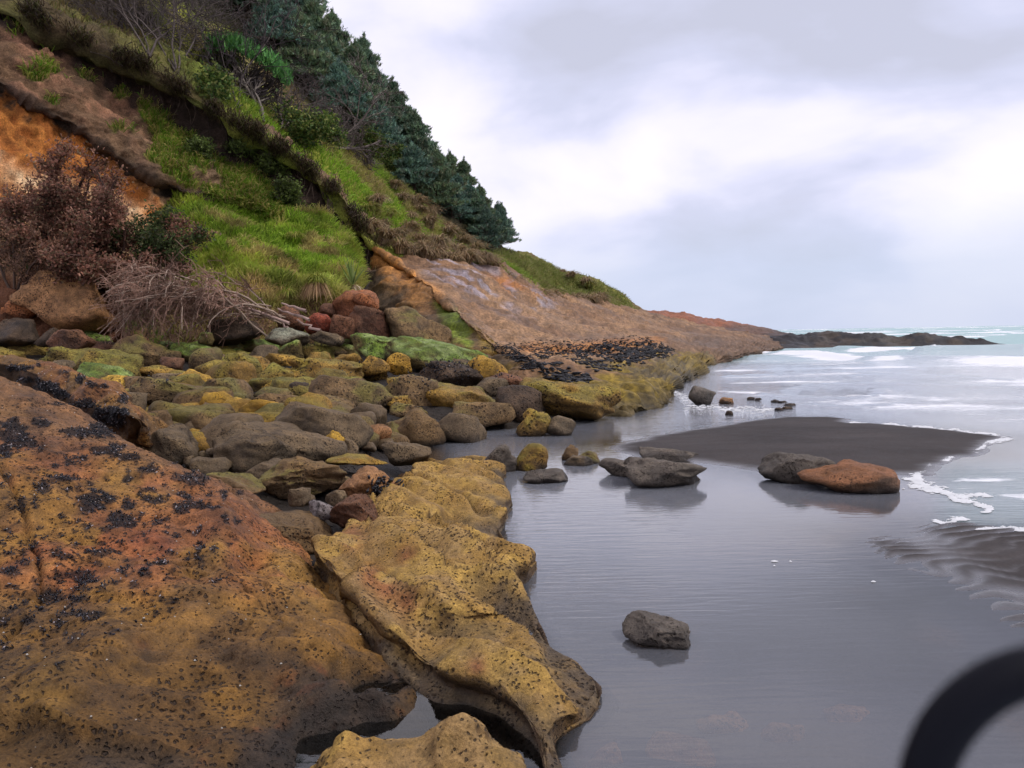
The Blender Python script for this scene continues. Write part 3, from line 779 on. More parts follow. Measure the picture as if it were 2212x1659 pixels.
cc = lerp(cc, lin(190, 110, 60) * np.ones_like(cc), (sst(-10, 20, sdpoly(x, y, [(1030, 575), (1120, 610), (1160, 640), (1090, 620)]) + 8 * wf) * 0.7)[:, None])
cc = lerp(cc, lin(180, 110, 62) * np.ones_like(cc), (sst(16, 2, dline(x, y, [(1130, 752), (1230, 752), (1330, 745), (1420, 738)]) + 5 * wf) * 0.75)[:, None])
fc = lerp(lin(80, 62, 46), lin(112, 82, 54), sst(-.4, .5, wn)[:, None])  # left face toned darker than the top, shade painted into its colour
fc = lerp(fc, lin(186, 118, 66) * np.ones_like(fc), (sst(3.2, 1.0, K) * sst(.75, 1.6, T_ + .3 * wf) * 0.8)[:, None])
fc = lerp(fc, lin(116, 128, 40) * np.ones_like(fc), (sst(-14, 14, sdpoly(x, y, [(950, 660), (1000, 660), (1030, 700), (1010, 745), (965, 730)]) + 12 * wf))[:, None] * 0.85)
fc = lerp(fc, lin(160, 124, 58) * np.ones_like(fc), (sst(-10, 10, sdpoly(x, y, [(1012, 690), (1050, 720), (1110, 752), (1090, 758), (1040, 748)]) + 6 * wf))[:, None] * 0.9)
cc = lerp(cc, fc, sst(2.05, 1.9, T_ + .05 * wf)[:, None] * sst(7.0, 6.0, K)[:, None])
och = lerp(lin(168, 134, 58), lin(120, 96, 54), sst(-.45, .5, wf)[:, None])
och = lerp(och, lin(104, 88, 66) * np.ones_like(och), sst(0.26, 0.05, V[:, 2] + 0.12 * wf)[:, None] * 0.8)
och = och * (.6 + .22 * fbm(V * 5, 326, 3))[:, None]
cc = lerp(cc, och, sst(0.95, 0.62, V[:, 2] + 0.16 * wn + 0.1 * wf)[:, None] * sst(44, 34, s4['pz'])[:, None])
cc = lerp(cc, lin(112, 88, 76) * np.ones_like(cc), sst(36, 46, s4['pz'])[:, None] * sst(1.6, 0.8, V[:, 2])[:, None] * 0.8)
make('sandstone_slab', V, s4['F'], MAT['slab'], 'tilted brown sandstone slab sloping into an ochre ledge at the water', 'rock', kind='structure', col=cc, origin=np.zeros(3))

# --- low headland and the dark reef running out from it
def ridge_field(name, line, xs, ys, mat, label, cat, colf, seed, rough, kind):
    # line: (x, y, depth of the crest, half width in metres)
    pts = np.array([[*P(a, b, c), w] for a, b, c, w in line])
    X, Y = np.meshgrid(xs, ys, indexing='ij')
    best = np.full(X.shape, -0.6)
    for p, q in zip(pts[:-1], pts[1:]):
        e = q[:2] - p[:2]
        t = np.clip(((X - p[0]) * e[0] + (Y - p[1]) * e[1]) / (e @ e), 0, 1)
        d = np.hypot(X - p[0] - t * e[0], Y - p[1] - t * e[1])
        h = p[2] + t * (q[2] - p[2]); w = p[3] + t * (q[3] - p[3])
        best = np.maximum(best, (h + 0.5) * np.exp(-(d / w) ** 2) - 0.5)
    Q = np.stack([X, Y, X * 0], -1)
    Z = best + rough * (fbm(Q * 0.45, seed, 4) * 0.5 + fbm(Q * np.array([0.8, 1.6, 1]), seed + 9, 4) * 0.5) * sst(-0.4, 0.6, best)
    V = np.stack([X, Y, Z], -1).reshape(-1, 3)
    F = gridF(len(xs), len(ys), Z > -0.3)
    V, F = compact(V, F)
    return make(name, V, F, mat, label, cat, kind=kind, col=colf(V), origin=np.zeros(3))
def head_col(V):
    n = fbm(V * 0.25, 330, 4)
    c = lerp(lin(128, 96, 80), lin(100, 80, 72), sst(-.4, .4, n)[:, None])
    c = lerp(c, lin(186, 112, 72) * np.ones_like(c), (sst(1.7, 2.5, V[:, 2] + .5 * n) * 0.8)[:, None])
    return lerp(c, lin(64, 56, 54) * np.ones_like(c), sst(0.5, 0.05, V[:, 2])[:, None] * 0.6)
ridge_field('headland', [(1330, 690, 92, 9), (1400, 672, 94, 9), (1450, 677, 95, 9), (1520, 687, 96, 8), (1600, 703, 95, 7), (1660, 719, 92, 6), (1720, 726, 86, 4)],
            np.linspace(2, 44, 190), np.linspace(62, 118, 150), MAT['rock_far'], 'low brown rock headland at the end of the shore', 'headland', head_col, 340, 0.4, 'structure')
def reef_col(V):
    n = fbm(V * 0.6, 350, 4)
    return lerp(lin(46, 41, 42), lin(84, 70, 58), sst(-.1, .6, n)[:, None])
ridge_field('rock_reef', [(1610, 734, 74, 4), (1700, 722, 76, 3.6), (1790, 719, 76, 3.4), (1880, 724, 75, 3.2), (1960, 727, 74, 2.8), (2040, 729, 73, 2.4), (2110, 734, 72, 1.7), (2165, 742, 71, 0.9)],
            np.linspace(18, 52, 330), np.linspace(58, 84, 170), MAT['rock_far'], 'long low black reef reaching out into the surf', 'reef', reef_col, 360, 0.38, None)
# ================================================================== rocks
def pit_field(V, scale, seed, r0=0.16, r1=0.34):
    w = worley(V * scale, seed)
    size = 0.5 + 0.5 * vnoise(V * scale * 0.35, seed + 3)
    r = r0 + (r1 - r0) * np.clip(size, 0, 1)
    return sst(1.0, 0.35, w / r)
def heightfield_rock(name, ctrl, xr, yr, step, zcut, shape, colour, mat, label, cat, zadd=None):
    tps = TPS(ctrl, 2e-4)
    xs = np.arange(xr[0], xr[1], step); ys = [yr[0]]
    while ys[-1] < yr[1]:
        ys.append(ys[-1] + step * max(1.0, 0.7 * ys[-1] / 3.0))
    ys = np.array(ys)
    X, Y = np.meshgrid(xs, ys, indexing='ij')
    Z = tps(X, Y)
    Q = np.stack([X, Y, Z], -1)
    Z = Z + shape(Q)
    V = np.stack([X, Y, Z], -1).reshape(-1, 3)
    F = gridF(len(xs), len(ys), Z > zcut)
    V, F = compact(V, F)
    n = vnorm(V, F)
    if n[:, 2].mean() < 0:
        F = F[:, ::-1]; n = -n
    # small relief along the surface normal
    pit = pit_field(V, 25.0, 11) * sst(-0.75, -0.1, fbm(V * 2.2, 12, 3))
    V = V + n * (0.016 * fbm(V * 9.0, 13, 4) - 0.018 * pit)[:, None]
    n = vnorm(V, F)
    col = colour(V, n, pit)
    o = make(name, V, F, mat, label, cat, col=col)
    px, py, pz = proj(V)
    return o, dict(V=V, F=F, n=n, px=px, py=py, pz=pz)
def pats(code, lst):
    k = {'C': 1000 / 2212 / S, 'D': 1000 / 2212 / S, 'W': 600 / 2212 / S, 'Q': 800 / 2212 / S, 'E': 900 / 1706 / S}[code]
    return [(*cv(code, a, b), rx * k, ry * k, dn) for a, b, rx, ry, dn in lst]
MB = pats('D', [(500, 215, 95, 75, 1.3), (560, 200, 90, 35, 1.2), (660, 325, 110, 55, 1.4), (560, 370, 40, 30, .6), (690, 245, 48, 28, 1.2), (230, 150, 50, 48, 1), (330, 95, 150, 22, .9), (370, 155, 28, 22, 1), (690, 100, 44, 24, 1.1), (800, 50, 56, 28, 1), (830, 210, 84, 28, .9), (800, 155, 50, 18, .8),
    (1000, 90, 90, 34, .6), (980, 260, 60, 50, .8), (1080, 240, 130, 26, 1), (1210, 190, 20, 38, 1.2), (1225, 325, 18, 20, 1), (1150, 370, 16, 14, 1), (1075, 470, 28, 44, .8), (1155, 480, 24, 28, .9), (1000, 190, 56, 18, .7), (870, 550, 50, 20, .9), (785, 605, 40, 34, .8), (725, 660, 30, 34, .8), (670, 600, 56, 18, .8),
    (340, 510, 70, 30, .8), (540, 495, 110, 28, .7), (420, 610, 110, 40, .75), (480, 650, 90, 24, .8), (440, 690, 70, 20, .9), (280, 730, 95, 55, 1), (430, 745, 80, 24, 1), (130, 550, 40, 30, .7), (70, 600, 70, 34, .7), (210, 560, 30, 55, .8), (310, 615, 20, 36, .7), (240, 800, 50, 18, .8), (490, 840, 80, 34, .8),
    (340, 830, 50, 18, .7), (140, 860, 60, 28, 1), (320, 870, 26, 26, .8), (300, 915, 36, 18, .8), (40, 500, 60, 18, .7), (15, 870, 26, 30, 1), (390, 960, 22, 24, .7), (315, 1095, 34, 18, .9), (20, 1010, 24, 44, 1.1), (200, 650, 40, 30, .6), (570, 700, 60, 20, .4), (150, 1020, 18, 14, .8), (1250, 570, 18, 16, .8), (60, 680, 60, 20, .6),
    (330, 300, 30, 20, .7), (120, 240, 28, 70, 1), (860, 330, 40, 20, .3), (640, 440, 30, 16, .5), (330, 400, 30, 16, .5), (540, 560, 40, 16, .5), (620, 660, 24, 18, .6), (245, 975, 18, 14, .8), (430, 1080, 16, 16, .8), (180, 440, 20, 14, .5)]) + \
     pats('C', [(60, 1000, 120, 80, 1.5), (110, 1060, 110, 60, 1.5), (30, 1110, 60, 50, 1.4), (215, 955, 66, 34, 1.2), (430, 1010, 120, 36, 1.2), (560, 1000, 100, 44, 1.3), (520, 970, 60, 20, 1), (560, 1105, 120, 36, 1.1), (680, 1140, 100, 26, 1), (640, 1080, 60, 20, .8), (1060, 1265, 90, 44, .8), (360, 1170, 30, 34, .9), (300, 1190, 30, 20, .8), (450, 1150, 40, 22, .9), (310, 855, 60, 12, .5)])
MR = pats('W', [(180, 360, 170, 34, 1), (420, 540, 160, 60, 1), (250, 470, 120, 40, .9), (720, 460, 60, 50, .8), (820, 510, 60, 36, .7), (780, 680, 110, 60, 1.2), (1000, 760, 180, 70, 1.2), (600, 400, 36, 18, .8), (940, 530, 90, 26, .6), (1110, 640, 60, 60, .7), (560, 600, 90, 50, .9), (350, 340, 30, 24, .8), (900, 850, 140, 80, .8), (1060, 840, 90, 70, 1), (640, 720, 90, 40, .6)])
_r = np.random.default_rng(8)
for _i in range(330):              # scattered single shells and small knots
    _x, _y = _r.uniform(-10, 520), _r.uniform(960, 1420)
    if _y > 1480 - .45 * _x or _y < 830 + .45 * _x: continue
    _s = _r.uniform(2.2, 7.5)
    MB.append((_x, _y, _s * 1.5, _s, .8))
def patch_mask(px, py, V, patches):
    m = np.zeros(len(V))
    nz = 0.75 * vnoise(V * 22, 5) + .3 * vnoise(V * 55, 6)
    for x, y, rx, ry, den in patches:
        rx, ry = rx * .82, ry * .82
        k = np.where((np.abs(px - x) < 1.35 * rx) & (np.abs(py - y) < 1.35 * ry))[0]
        e = ((px[k] - x) / rx) ** 2 + ((py[k] - y) / ry) ** 2
        m[k] = np.maximum(m[k], sst(1.0, 0.75, e + nz[k]) * sst(1.7, 1.3, e) * min(1, .55 + .4 * den))
    return m
# ---- the great orange rock in the left foreground
CT = PL([('F', 0, 826, 6.6), ('F', 120, 872, 6.5), ('F', 250, 935, 6.35), ('F', 360, 985, 6.1), ('F', 480, 1050, 5.75), ('F', -300, 760, 6.8),
         ('F', 0, 1000, 5.0), ('F', -250, 960, 5.1), ('F', 150, 1000, 5.3), ('F', 300, 1080, 5.0), ('F', 430, 1120, 4.85), ('F', 200, 1150, 4.5), ('F', 0, 1180, 4.15), ('F', -250, 1200, 4.0), ('F', 350, 1190, 4.4),
         ('F', 500, 1190, 4.6), ('F', 560, 1170, 4.85), ('F', 600, 1225, 4.6), ('F', 520, 1230, 4.25), ('F', 470, 1290, 3.9), ('F', 250, 1300, 3.72), ('F', 0, 1330, 3.5), ('F', 640, 1260, 4.35), ('F', 670, 1290, 4.15), ('F', 690, 1315, 4.05),
         ('F', 600, 1330, 3.85), ('F', 740, 1345, 3.9), ('F', 720, 1410, 3.6), ('F', 600, 1430, 3.4), ('F', 400, 1420, 3.3), ('F', 200, 1440, 3.12), ('F', 0, 1450, 3.02), ('F', -250, 1450, 3.0), ('F', 400, 1530, 2.98), ('F', 550, 1530, 3.06),
         ('F', 200, 1545, 2.84), ('F', 0, 1530, 2.78), ('F', 0, 1575, 2.74), ('F', 200, 1600, 2.75), ('F', 350, 1625, 2.72), ('F', 0, 1659, 2.55), ('F', 200, 1659, 2.6), ('F', 450, 1620, 2.8), ('F', 0, 1900, 2.1), ('F', 300, 1900, 2.12)])
CT = np.vstack([CT, ZL([('F', 790, 1400, .09), ('F', 830, 1440, .06), ('F', 860, 1495, .06), ('F', 900, 1480, .05), ('F', 750, 1480, .12), ('F', 800, 1490, .09), ('F', 760, 1530, .06), ('F', 860, 1525, .045), ('F', 700, 1540, .07), ('F', 800, 1550, .02), ('F', 720, 1575, .01), ('F', 670, 1590, .0), ('F', 640, 1659, -.03), ('F', 600, 1800, -.05), ('F', 930, 1560, -.14), ('F', 780, 1600, -.16), ('F', 700, 1720, -.2)]),
                [[-3.0, 8.0, .15], [-4.5, 8.2, .3], [-1.9, 6.9, .05], [-2.4, 7.5, .08], [-1.6, 6.0, .06], [-1.35, 5.4, .06], [-1.1, 4.9, .05], [-0.85, 4.5, .03]]])
_b = PL([('F', 0, 826, 6.6), ('F', 120, 872, 6.5), ('F', 250, 935, 6.35), ('F', 360, 990, 6.1), ('F', 480, 1055, 5.75)])
CT = np.vstack([CT, _b + np.array([.06, .32, -.16])])
def fpoly(pts):
    return [cv('F', *p) for p in pts]
CRACKS = [[('C', 0, 1150), ('C', 30, 1240), ('C', 70, 1330), ('C', 115, 1420), ('C', 150, 1520), ('C', 165, 1620), ('D', 200, 480), ('D', 215, 600), ('D', 180, 700), ('D', 130, 790), ('D', 40, 860)],
          [('D', 0, 380), ('D', 90, 340)], [('D', 1440, 660), ('D', 1480, 760), ('D', 1520, 860), ('D', 1460, 900), ('D', 1400, 970)], [('D', 960, 330), ('D', 1010, 400)], [('C', 215, 1000), ('C', 235, 1100), ('C', 300, 1120), ('C', 480, 1090)],
          [('D', 0, 1240), ('D', 120, 1150), ('D', 200, 1100)]]
CRK = [[cv(*p) for p in l] for l in CRACKS]
LEDGE = [cv('D', *p) for p in [(-300, 1330), (0, 1355), (200, 1400), (430, 1465), (650, 1490), (850, 1515), (1000, 1560)]]
def shape_big(Q):
    px, py, _ = proj(Q)
    h = 0.055 * fbm(Q * 1.7, 401, 3) + 0.018 * fbm(Q * 5.0, 405, 3)
    q_ = np.stack([Q[..., 0] * .8 + Q[..., 1] * .5, Q[..., 1] * 1.9 - Q[..., 0] * .7, Q[..., 2]], -1)
    h = h + 0.05 * (0.5 - np.abs(fbm(q_ * 1.1, 406, 3))) + 0.018 * (0.5 - np.abs(fbm(q_ * 3.6, 408, 2)))
    stp = (Q[..., 2] * 5.5 + 1.1 * fbm(q_ * .7, 409, 3)) % 1.0
    h = h + 0.022 * sst(.0, .12, stp) * (1 - stp)
    ck = np.exp(-(np.abs(fbm(q_ * 1.05 + 7, 418, 3)) / .016) ** 2) * sst(-.1, .2, vnoise(Q * 1.1, 419))
    h = h - 0.028 * ck
    for i, l in enumerate(CRK):
        d = dline(px + 5 * vnoise(Q * 7, 77), py + 5 * vnoise(Q * 7, 78), l)
        h = h - (0.05 if i == 0 else 0.02) * np.exp(-(d / (5.5 if i == 0 else 2.4)) ** 2)
    # overhanging lip near the bottom edge: rock in front of it lies lower
    lx = np.array([p[0] for p in LEDGE]); ly = np.array([p[1] for p in LEDGE])
    e = py + 10 * vnoise(Q * 4, 79) - np.interp(px, lx, ly)
    h = h + 0.035 * np.exp(-np.maximum(-e, 0) / 60) * (e < 0) * sst(1060, 900, px * 2.5) - 0.045 * sst(0, 14, e) * sst(420, 330, px)
    # two swells in the face
    h = h - .05
    for x, y, r, a in [(460, 1107, 45, .05), (490, 1140, 35, .04), (540, 1203, 36, -.05), (624, 1219, 45, .05), (470, 1185, 24, .03), (430, 1150, 30, -.03), (120, 1060, 70, .04), (230, 1060, 50, -.03), (330, 1330, 60, -.03), (330, 1280, 30, .02)]:
        h = h + a * np.exp(-((px - x) ** 2 + (py - y) ** 2) / r ** 2)
    return h
def col_big(V, n, pit):
    px, py, _ = proj(V)
    a = fbm(V * 1.4, 411, 4); b = fbm(V * 4.5, 413, 4); c = fbm(V * 12.0, 415, 3)
    och = lerp(lin(176, 128, 52), lin(142, 104, 52), sst(-.4, .5, b)[:, None])
    yel = lin(194, 146, 62) * np.ones_like(och)
    org = lerp(lin(188, 122, 66), lin(154, 98, 56), sst(-.5, .5, b)[:, None])
    brn = lerp(lin(150, 112, 72), lin(124, 94, 66), sst(-.4, .4, b)[:, None])
    gry = lerp(lin(90, 76, 64), lin(70, 62, 56), sst(-.4, .4, c)[:, None])
    k = och
    up_ = sst(1310, 1210, py + 45 * a + 25 * b)
    k = lerp(k, org, (up_ * sst(-.6, .25, a + .25))[:, None])
    k = lerp(k, brn, (sst(1010, 930, py + 40 * a - 0.30 * (px - 100)) * 0.8)[:, None])
    for x, y, r in [(70, 1490, 60), (30, 1450, 60), (120, 1440, 50), (250, 1040, 55), (640, 1240, 45), (690, 1290, 40), (600, 1220, 35), (330, 1060, 50), (470, 1190, 22), (60, 1130, 30), (120, 1505, 40)]:
        k = lerp(k, yel, (0.85 * np.exp(-((px - x) ** 2 + (py - y) ** 2) / r ** 2) * sst(-.7, .3, b + .2))[:, None])
    for x, y, r in [(205, 1160, 60), (60, 1190, 60), (530, 1200, 45), (310, 1385, 18), (160, 1245, 50), (330, 1180, 60)]:
        k = lerp(k, lin(178, 98, 54) * np.ones_like(k), (0.6 * np.exp(-((px - x) ** 2 + (py - y) ** 2) / r ** 2) * sst(-.5, .3, b + .1))[:, None])
    mot = sst(1300, 1420, py + 40 * a) * 0.75
    k = lerp(k, lin(124, 92, 54) * np.ones_like(k), (mot * sst(-.3, .4, a))[:, None])
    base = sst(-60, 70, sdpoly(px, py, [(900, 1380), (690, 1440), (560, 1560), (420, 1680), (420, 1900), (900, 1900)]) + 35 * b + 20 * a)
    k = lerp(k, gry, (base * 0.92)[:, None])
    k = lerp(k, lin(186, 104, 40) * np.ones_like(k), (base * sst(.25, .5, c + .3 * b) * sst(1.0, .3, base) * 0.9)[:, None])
    fore = sst(0, 25, py - np.interp(px, [p[0] for p in LEDGE], [p[1] for p in LEDGE])) * sst(450, 380, px)
    k = lerp(k, lerp(lin(150, 112, 56), lin(104, 86, 66), sst(0, 260, px)[:, None]), fore[:, None] * 0.8)
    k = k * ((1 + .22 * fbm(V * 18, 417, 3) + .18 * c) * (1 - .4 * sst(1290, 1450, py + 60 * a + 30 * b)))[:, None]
    k = lerp(k, lin(60, 36, 22) * np.ones_like(k), (np.clip(pit, 0, 1) * 0.8)[:, None])
    q_ = np.stack([V[..., 0] * .8 + V[..., 1] * .5, V[..., 1] * 1.9 - V[..., 0] * .7, V[..., 2]], -1)
    ck = np.exp(-(np.abs(fbm(q_ * 1.05 + 7, 418, 3)) / .012) ** 2) * sst(-.1, .2, vnoise(V * 1.1, 419))
    k = lerp(k, lin(64, 44, 32) * np.ones_like(k), (.7 * ck)[:, None])
    for l in CRK:
        d = dline(px, py, l)
        k = lerp(k, lin(58, 40, 30) * np.ones_like(k), (0.75 * np.exp(-(d / 3.0) ** 2))[:, None])
    k = lerp(k, lin(48, 44, 36) * np.ones_like(k), sst(.015, -.02, V[:, 2] + .01 * b)[:, None] * .85)
    return lerp(k, lin(34, 28, 30) * np.ones_like(k), (0.9 * patch_mask(px, py, V, MB))[:, None])
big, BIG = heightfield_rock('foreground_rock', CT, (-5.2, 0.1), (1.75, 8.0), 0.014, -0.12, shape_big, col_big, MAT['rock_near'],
                            'huge orange and ochre rock dotted with black mussels, filling the near left', 'rock')
# ---- long ochre ridge rock behind it, at the left edge
RW = [(-600, 150, 230, 10.3), (-300, 200, 270, 10.1), (0, 240, 310, 9.95), (300, 285, 400, 9.5), (500, 350, 540, 9.0), (700, 405, 640, 8.5), (900, 500, 710, 8.1), (1060, 575, 745, 7.85), (1140, 640, 765, 7.75)]
tab = []
for x, yc, yb, d in RW:
    cr_ = P(*cv('W', x, yc), d + .5); br = P(*cv('W', x, yb), d)
    f1 = P(*cv('W', x, yb + 45), d + .0); f2 = P(*cv('W', x - 10, yb + 180), d + .14); f3 = P(*cv('W', x - 20, yb + 420), d + .3)
    tab.append([cr_ + np.array([-.25, 1.0, -.9]), cr_ + np.array([-.1, .4, -.14]), cr_, lerp(cr_, br, .55) + np.array([0, 0, .03]), br, f1, f2, f3])
last = tab[-1]
tab.append([q + np.array([.10, .12, -.10]) for q in last])
tab.append([np.array([last[3][0] + .12, q[1] + .3, min(q[2], last[4][2] - .35)]) for q in last])
def shape_ridge(Q):
    return 0.05 * fbm(Q * 1.6, 421, 3) + 0.03 * fbm(Q * 4.2, 423, 3)
def col_ridge(V, n, pit):
    a = fbm(V * 1.3, 425, 4); b = fbm(V * 4, 427, 4)
    px, py, _ = proj(V)
    k = lerp(lin(182, 134, 60), lin(140, 104, 56), sst(-.4, .5, b)[:, None])
    k = lerp(k, lin(158, 98, 60) * np.ones_like(k), (sst(-.1, .5, a + .3 * sst(260, 60, px)) * 0.6)[:, None])
    k = lerp(k, lin(70, 52, 40) * np.ones_like(k), (sst(.55, .1, n[:, 2] + .2 * b) * 0.8)[:, None])  # side darkened by slope: shade of the gap painted into the rock colour
    k = lerp(k, lin(60, 36, 22) * np.ones_like(k), (np.clip(pit, 0, 1) * 0.4)[:, None])
    return lerp(k, lin(34, 28, 30) * np.ones_like(k), (0.9 * patch_mask(px, py, V, MR))[:, None])
G_ = catmull(np.array(tab), 250, 130)
V = G_.reshape(-1, 3); F = gridF(250, 130); n = vnorm(V, F)
if n[:, 2].mean() < 0:
    F = F[:, ::-1]; n = -n
V = V + n * shape_ridge(V)[:, None]; n = vnorm(V, F)
pit = pit_field(V, 19.0, 11) * sst(-0.35, 0.2, fbm(V * 2.2, 12, 3))
V = V + n * (0.014 * fbm(V * 7.0, 13, 4) - 0.015 * pit)[:, None]; n = vnorm(V, F)
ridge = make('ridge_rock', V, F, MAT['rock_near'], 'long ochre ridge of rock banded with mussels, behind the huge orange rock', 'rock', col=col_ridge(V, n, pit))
px, py, pz = proj(V)
RIDGE = dict(V=V, F=F, n=n, px=px, py=py, pz=pz)
# ---- ridged yellow ledge beside the pool: rows foot, crest, two swells, waterline
LT = [[(1180, 1800), (1200, 1700), (1225, 1690), (1250, 1690), (1290, 1700)], [(1150, 1700), (1165, 1560), (1195, 1545), (1220, 1550), (1245, 1580)],
      [(1090, 1610), (1120, 1440), (1180, 1440), (1240, 1460), (1300, 1500)], [(1010, 1500), (1040, 1330), (1140, 1350), (1260, 1400), (1425, 1430)],
      [(920, 1440), (970, 1265), (1080, 1230), (1250, 1280), (1470, 1330)], [(790, 1410), (880, 1225), (980, 1150), (1130, 1180), (1390, 1240)],
      [(640, 1370), (740, 1205), (860, 1090), (1020, 1120), (1250, 1150)], [(545, 1250), (615, 1140), (780, 1030), (980, 1020), (1205, 1060)],
      [(455, 1190), (540, 1050), (680, 950), (900, 950), (1150, 950)], [(395, 1110), (430, 960), (560, 880), (820, 880), (1105, 890)],
      [(325, 1010), (345, 860), (450, 780), (760, 800), (1100, 830)], [(285, 950), (300, 800), (390, 740), (720, 740), (1165, 725)],
      [(200, 880), (190, 720), (330, 640), (680, 660), (1080, 670)], [(140, 760), (135, 620), (300, 555), (640, 590), (1020, 600)],
      [(190, 650), (250, 555), (420, 515), (640, 530), (1000, 560)], [(300, 560), (410, 500), (540, 500), (760, 495), (1035, 490)],
      [(370, 490), (425, 395), (580, 365), (780, 400), (1045, 455)], [(420, 410), (520, 330), (660, 310), (820, 330), (1020, 370)],
      [(540, 330), (600, 265), (700, 250), (850, 250), (1015, 310)], [(600, 280), (650, 238), (740, 235), (870, 222), (960, 262)], [(660, 250), (700, 232), (760, 228), (870, 215), (930, 240)]]
fz = [-.04, -.04, -.04, -.03, -.03, -.03, -.02, .0, .02, .03, .05, .06, .07, .09, .1, .1, .1, .1, .08, .04, .0]
tab = []
for (ft, cr_, m1, m2, wt), z in zip(LT, fz):
    a = Pz(*cv('E', *ft), z); da = (a - CAM) @ fw
    c = P(*cv('E', *cr_), da + 0.035)
    w_ = Pz(*cv('E', *wt), -0.012)
    b1 = Pz(*cv('E', *m1), c[2] + .012); b2 = Pz(*cv('E', *m2), c[2] * .85 + .01)
    e_ = lerp(b2, w_, .78); e_[2] = b2[2] * .62
    e2 = lerp(b2, w_, .95); e2[2] = b2[2] * .2
    u = Pz(*cv('E', wt[0] + 140, wt[1] + 20), -0.22)
    a0 = np.array([a[0] - .03, a[1] - .05, a[2] - .22])
    tab.append([a0, a, lerp(a, c, .5) + np.array([.02, .04, 0]), lerp(a, c, .9), c, lerp(c, b1, .2), b1, b2, e_, e2, w_, u])
def shape_ledge(Q):
    al = Q[..., 0] * 0.62 - Q[..., 1] * 0.78; ac = Q[..., 0] * 0.78 + Q[..., 1] * 0.62
    q = np.stack([al * 0.9, ac * 3.4, Q[..., 2]], -1) + 0.25 * fbm(Q * 1.2, 430, 2)[..., None]
    r = 1 - np.sqrt(fbm(q, 431, 2) ** 2 + .01) * 1.9
    back = sst(3.6, 5.2, Q[..., 1])
    return (0.05 + 0.045 * back) * (r - 0.45) + 0.022 * fbm(Q * 2.4, 435, 2) + 0.007 * fbm(Q * 8, 437, 2)
LAYERS = [[(290, 870), (335, 780), (385, 735), (480, 795), (580, 850), (700, 900), (850, 955), (1000, 1000), (1080, 1050), (1160, 1110)],
          [(380, 520), (470, 590), (600, 640), (750, 740), (900, 770), (1080, 850)], [(410, 400), (425, 455), (560, 495), (700, 515), (860, 600), (1000, 690), (1100, 720)],
          [(740, 600), (840, 620), (930, 700), (1010, 790)], [(690, 330), (800, 380), (900, 440), (1000, 500)], [(600, 1010), (760, 1060), (900, 1120), (1060, 1180), (1200, 1280)]]
LAYERS = [[cv('E', *a) for a in l] for l in LAYERS]
def layers(V):
    # beds of the ledge lap over one another: each stands proud along its upper edge and falls away behind
    px, py, _ = proj(V)
    px = px + 7 * vnoise(V * 6, 91); py = py + 7 * vnoise(V * 6, 92)
    h = np.zeros(len(V))
    for i, l in enumerate(LAYERS):
        a = np.array(l); d = dline(px, py, l)
        near = py > np.interp(px, a[:, 0], a[:, 1])
        ends = sst(a[0, 0] - 14, a[0, 0] + 8, px) * sst(a[-1, 0] + 40, a[-1, 0] - 20, px)
        h += ends * np.where(near, 0.058 * np.exp(-d / 30), -0.058 * np.exp(-d / 17))
    return h
def col_ledge(V, n, pit):
    a = fbm(V * 1.5, 441, 4); b = fbm(V * 4.5, 443, 4); c = fbm(V * 13, 445, 3)
    px, py, pz = proj(V)
    k = lerp(lin(222, 178, 82), lin(192, 150, 70), sst(-.4, .5, b)[:, None])
    k = lerp(k, lin(176, 140, 84) * np.ones_like(k), (sst(0.1, .6, a) * 0.6)[:, None])
    k = lerp(k, lin(206, 168, 110) * np.ones_like(k), (sst(.1, .5, c + .4 * a) * 0.35)[:, None])
    for x, y, r in [(390, 770, 55), (460, 830, 60), (560, 890, 60), (300, 590, 60), (560, 680, 50), (880, 1190, 40)]:
        fx, fy = cv('E', x, y); r *= 0.467
        k = lerp(k, lin(166, 92, 54) * np.ones_like(k), (0.65 * np.exp(-((px - fx) ** 2 + (py - fy) ** 2) / r ** 2) * sst(-.6, .2, b))[:, None])
    grey = sst(0.17, 0.03, V[:, 2] + 0.07 * b + 0.05 * a)
    k = lerp(k, lerp(lin(116, 98, 74), lin(92, 80, 68), sst(-.4, .4, c)[:, None]), (grey * 0.9)[:, None])
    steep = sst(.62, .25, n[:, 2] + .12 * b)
    k = lerp(k, lin(88, 64, 38) * np.ones_like(k), steep[:, None] * 0.75)  # steep faces painted darker brown, their shade put into the colour
    k = lerp(k, lin(48, 44, 36) * np.ones_like(k), sst(.015, -.02, V[:, 2] + .01 * b)[:, None] * .85)
    return lerp(k, lin(64, 40, 22) * np.ones_like(k), (np.clip(pit, 0, 1) * 0.75)[:, None])
G_ = catmull(np.array(tab), 480, 225)
V = G_.reshape(-1, 3); F = gridF(480, 225); n = vnorm(V, F)
if n[:, 2].mean() < 0:
    F = F[:, ::-1]; n = -n
V = V + n * ((shape_ledge(V) + layers(V)) * (.12 + .88 * sst(.0, .10, V[:, 2])))[:, None]
n = vnorm(V, F)
pit = pit_field(V, 19.0, 11) * sst(-0.25, 0.3, fbm(V * 2.2, 12, 3))
V = V + n * (0.007 * fbm(V * 9.0, 13, 3) - 0.014 * pit)[:, None]
n = vnorm(V, F)
ledge = make('ledge_rock', V, F, MAT['rock_near'], 'ridged yellow rock ledge dropping straight into the tide pool', 'rock', col=col_ledge(V, n, pit))
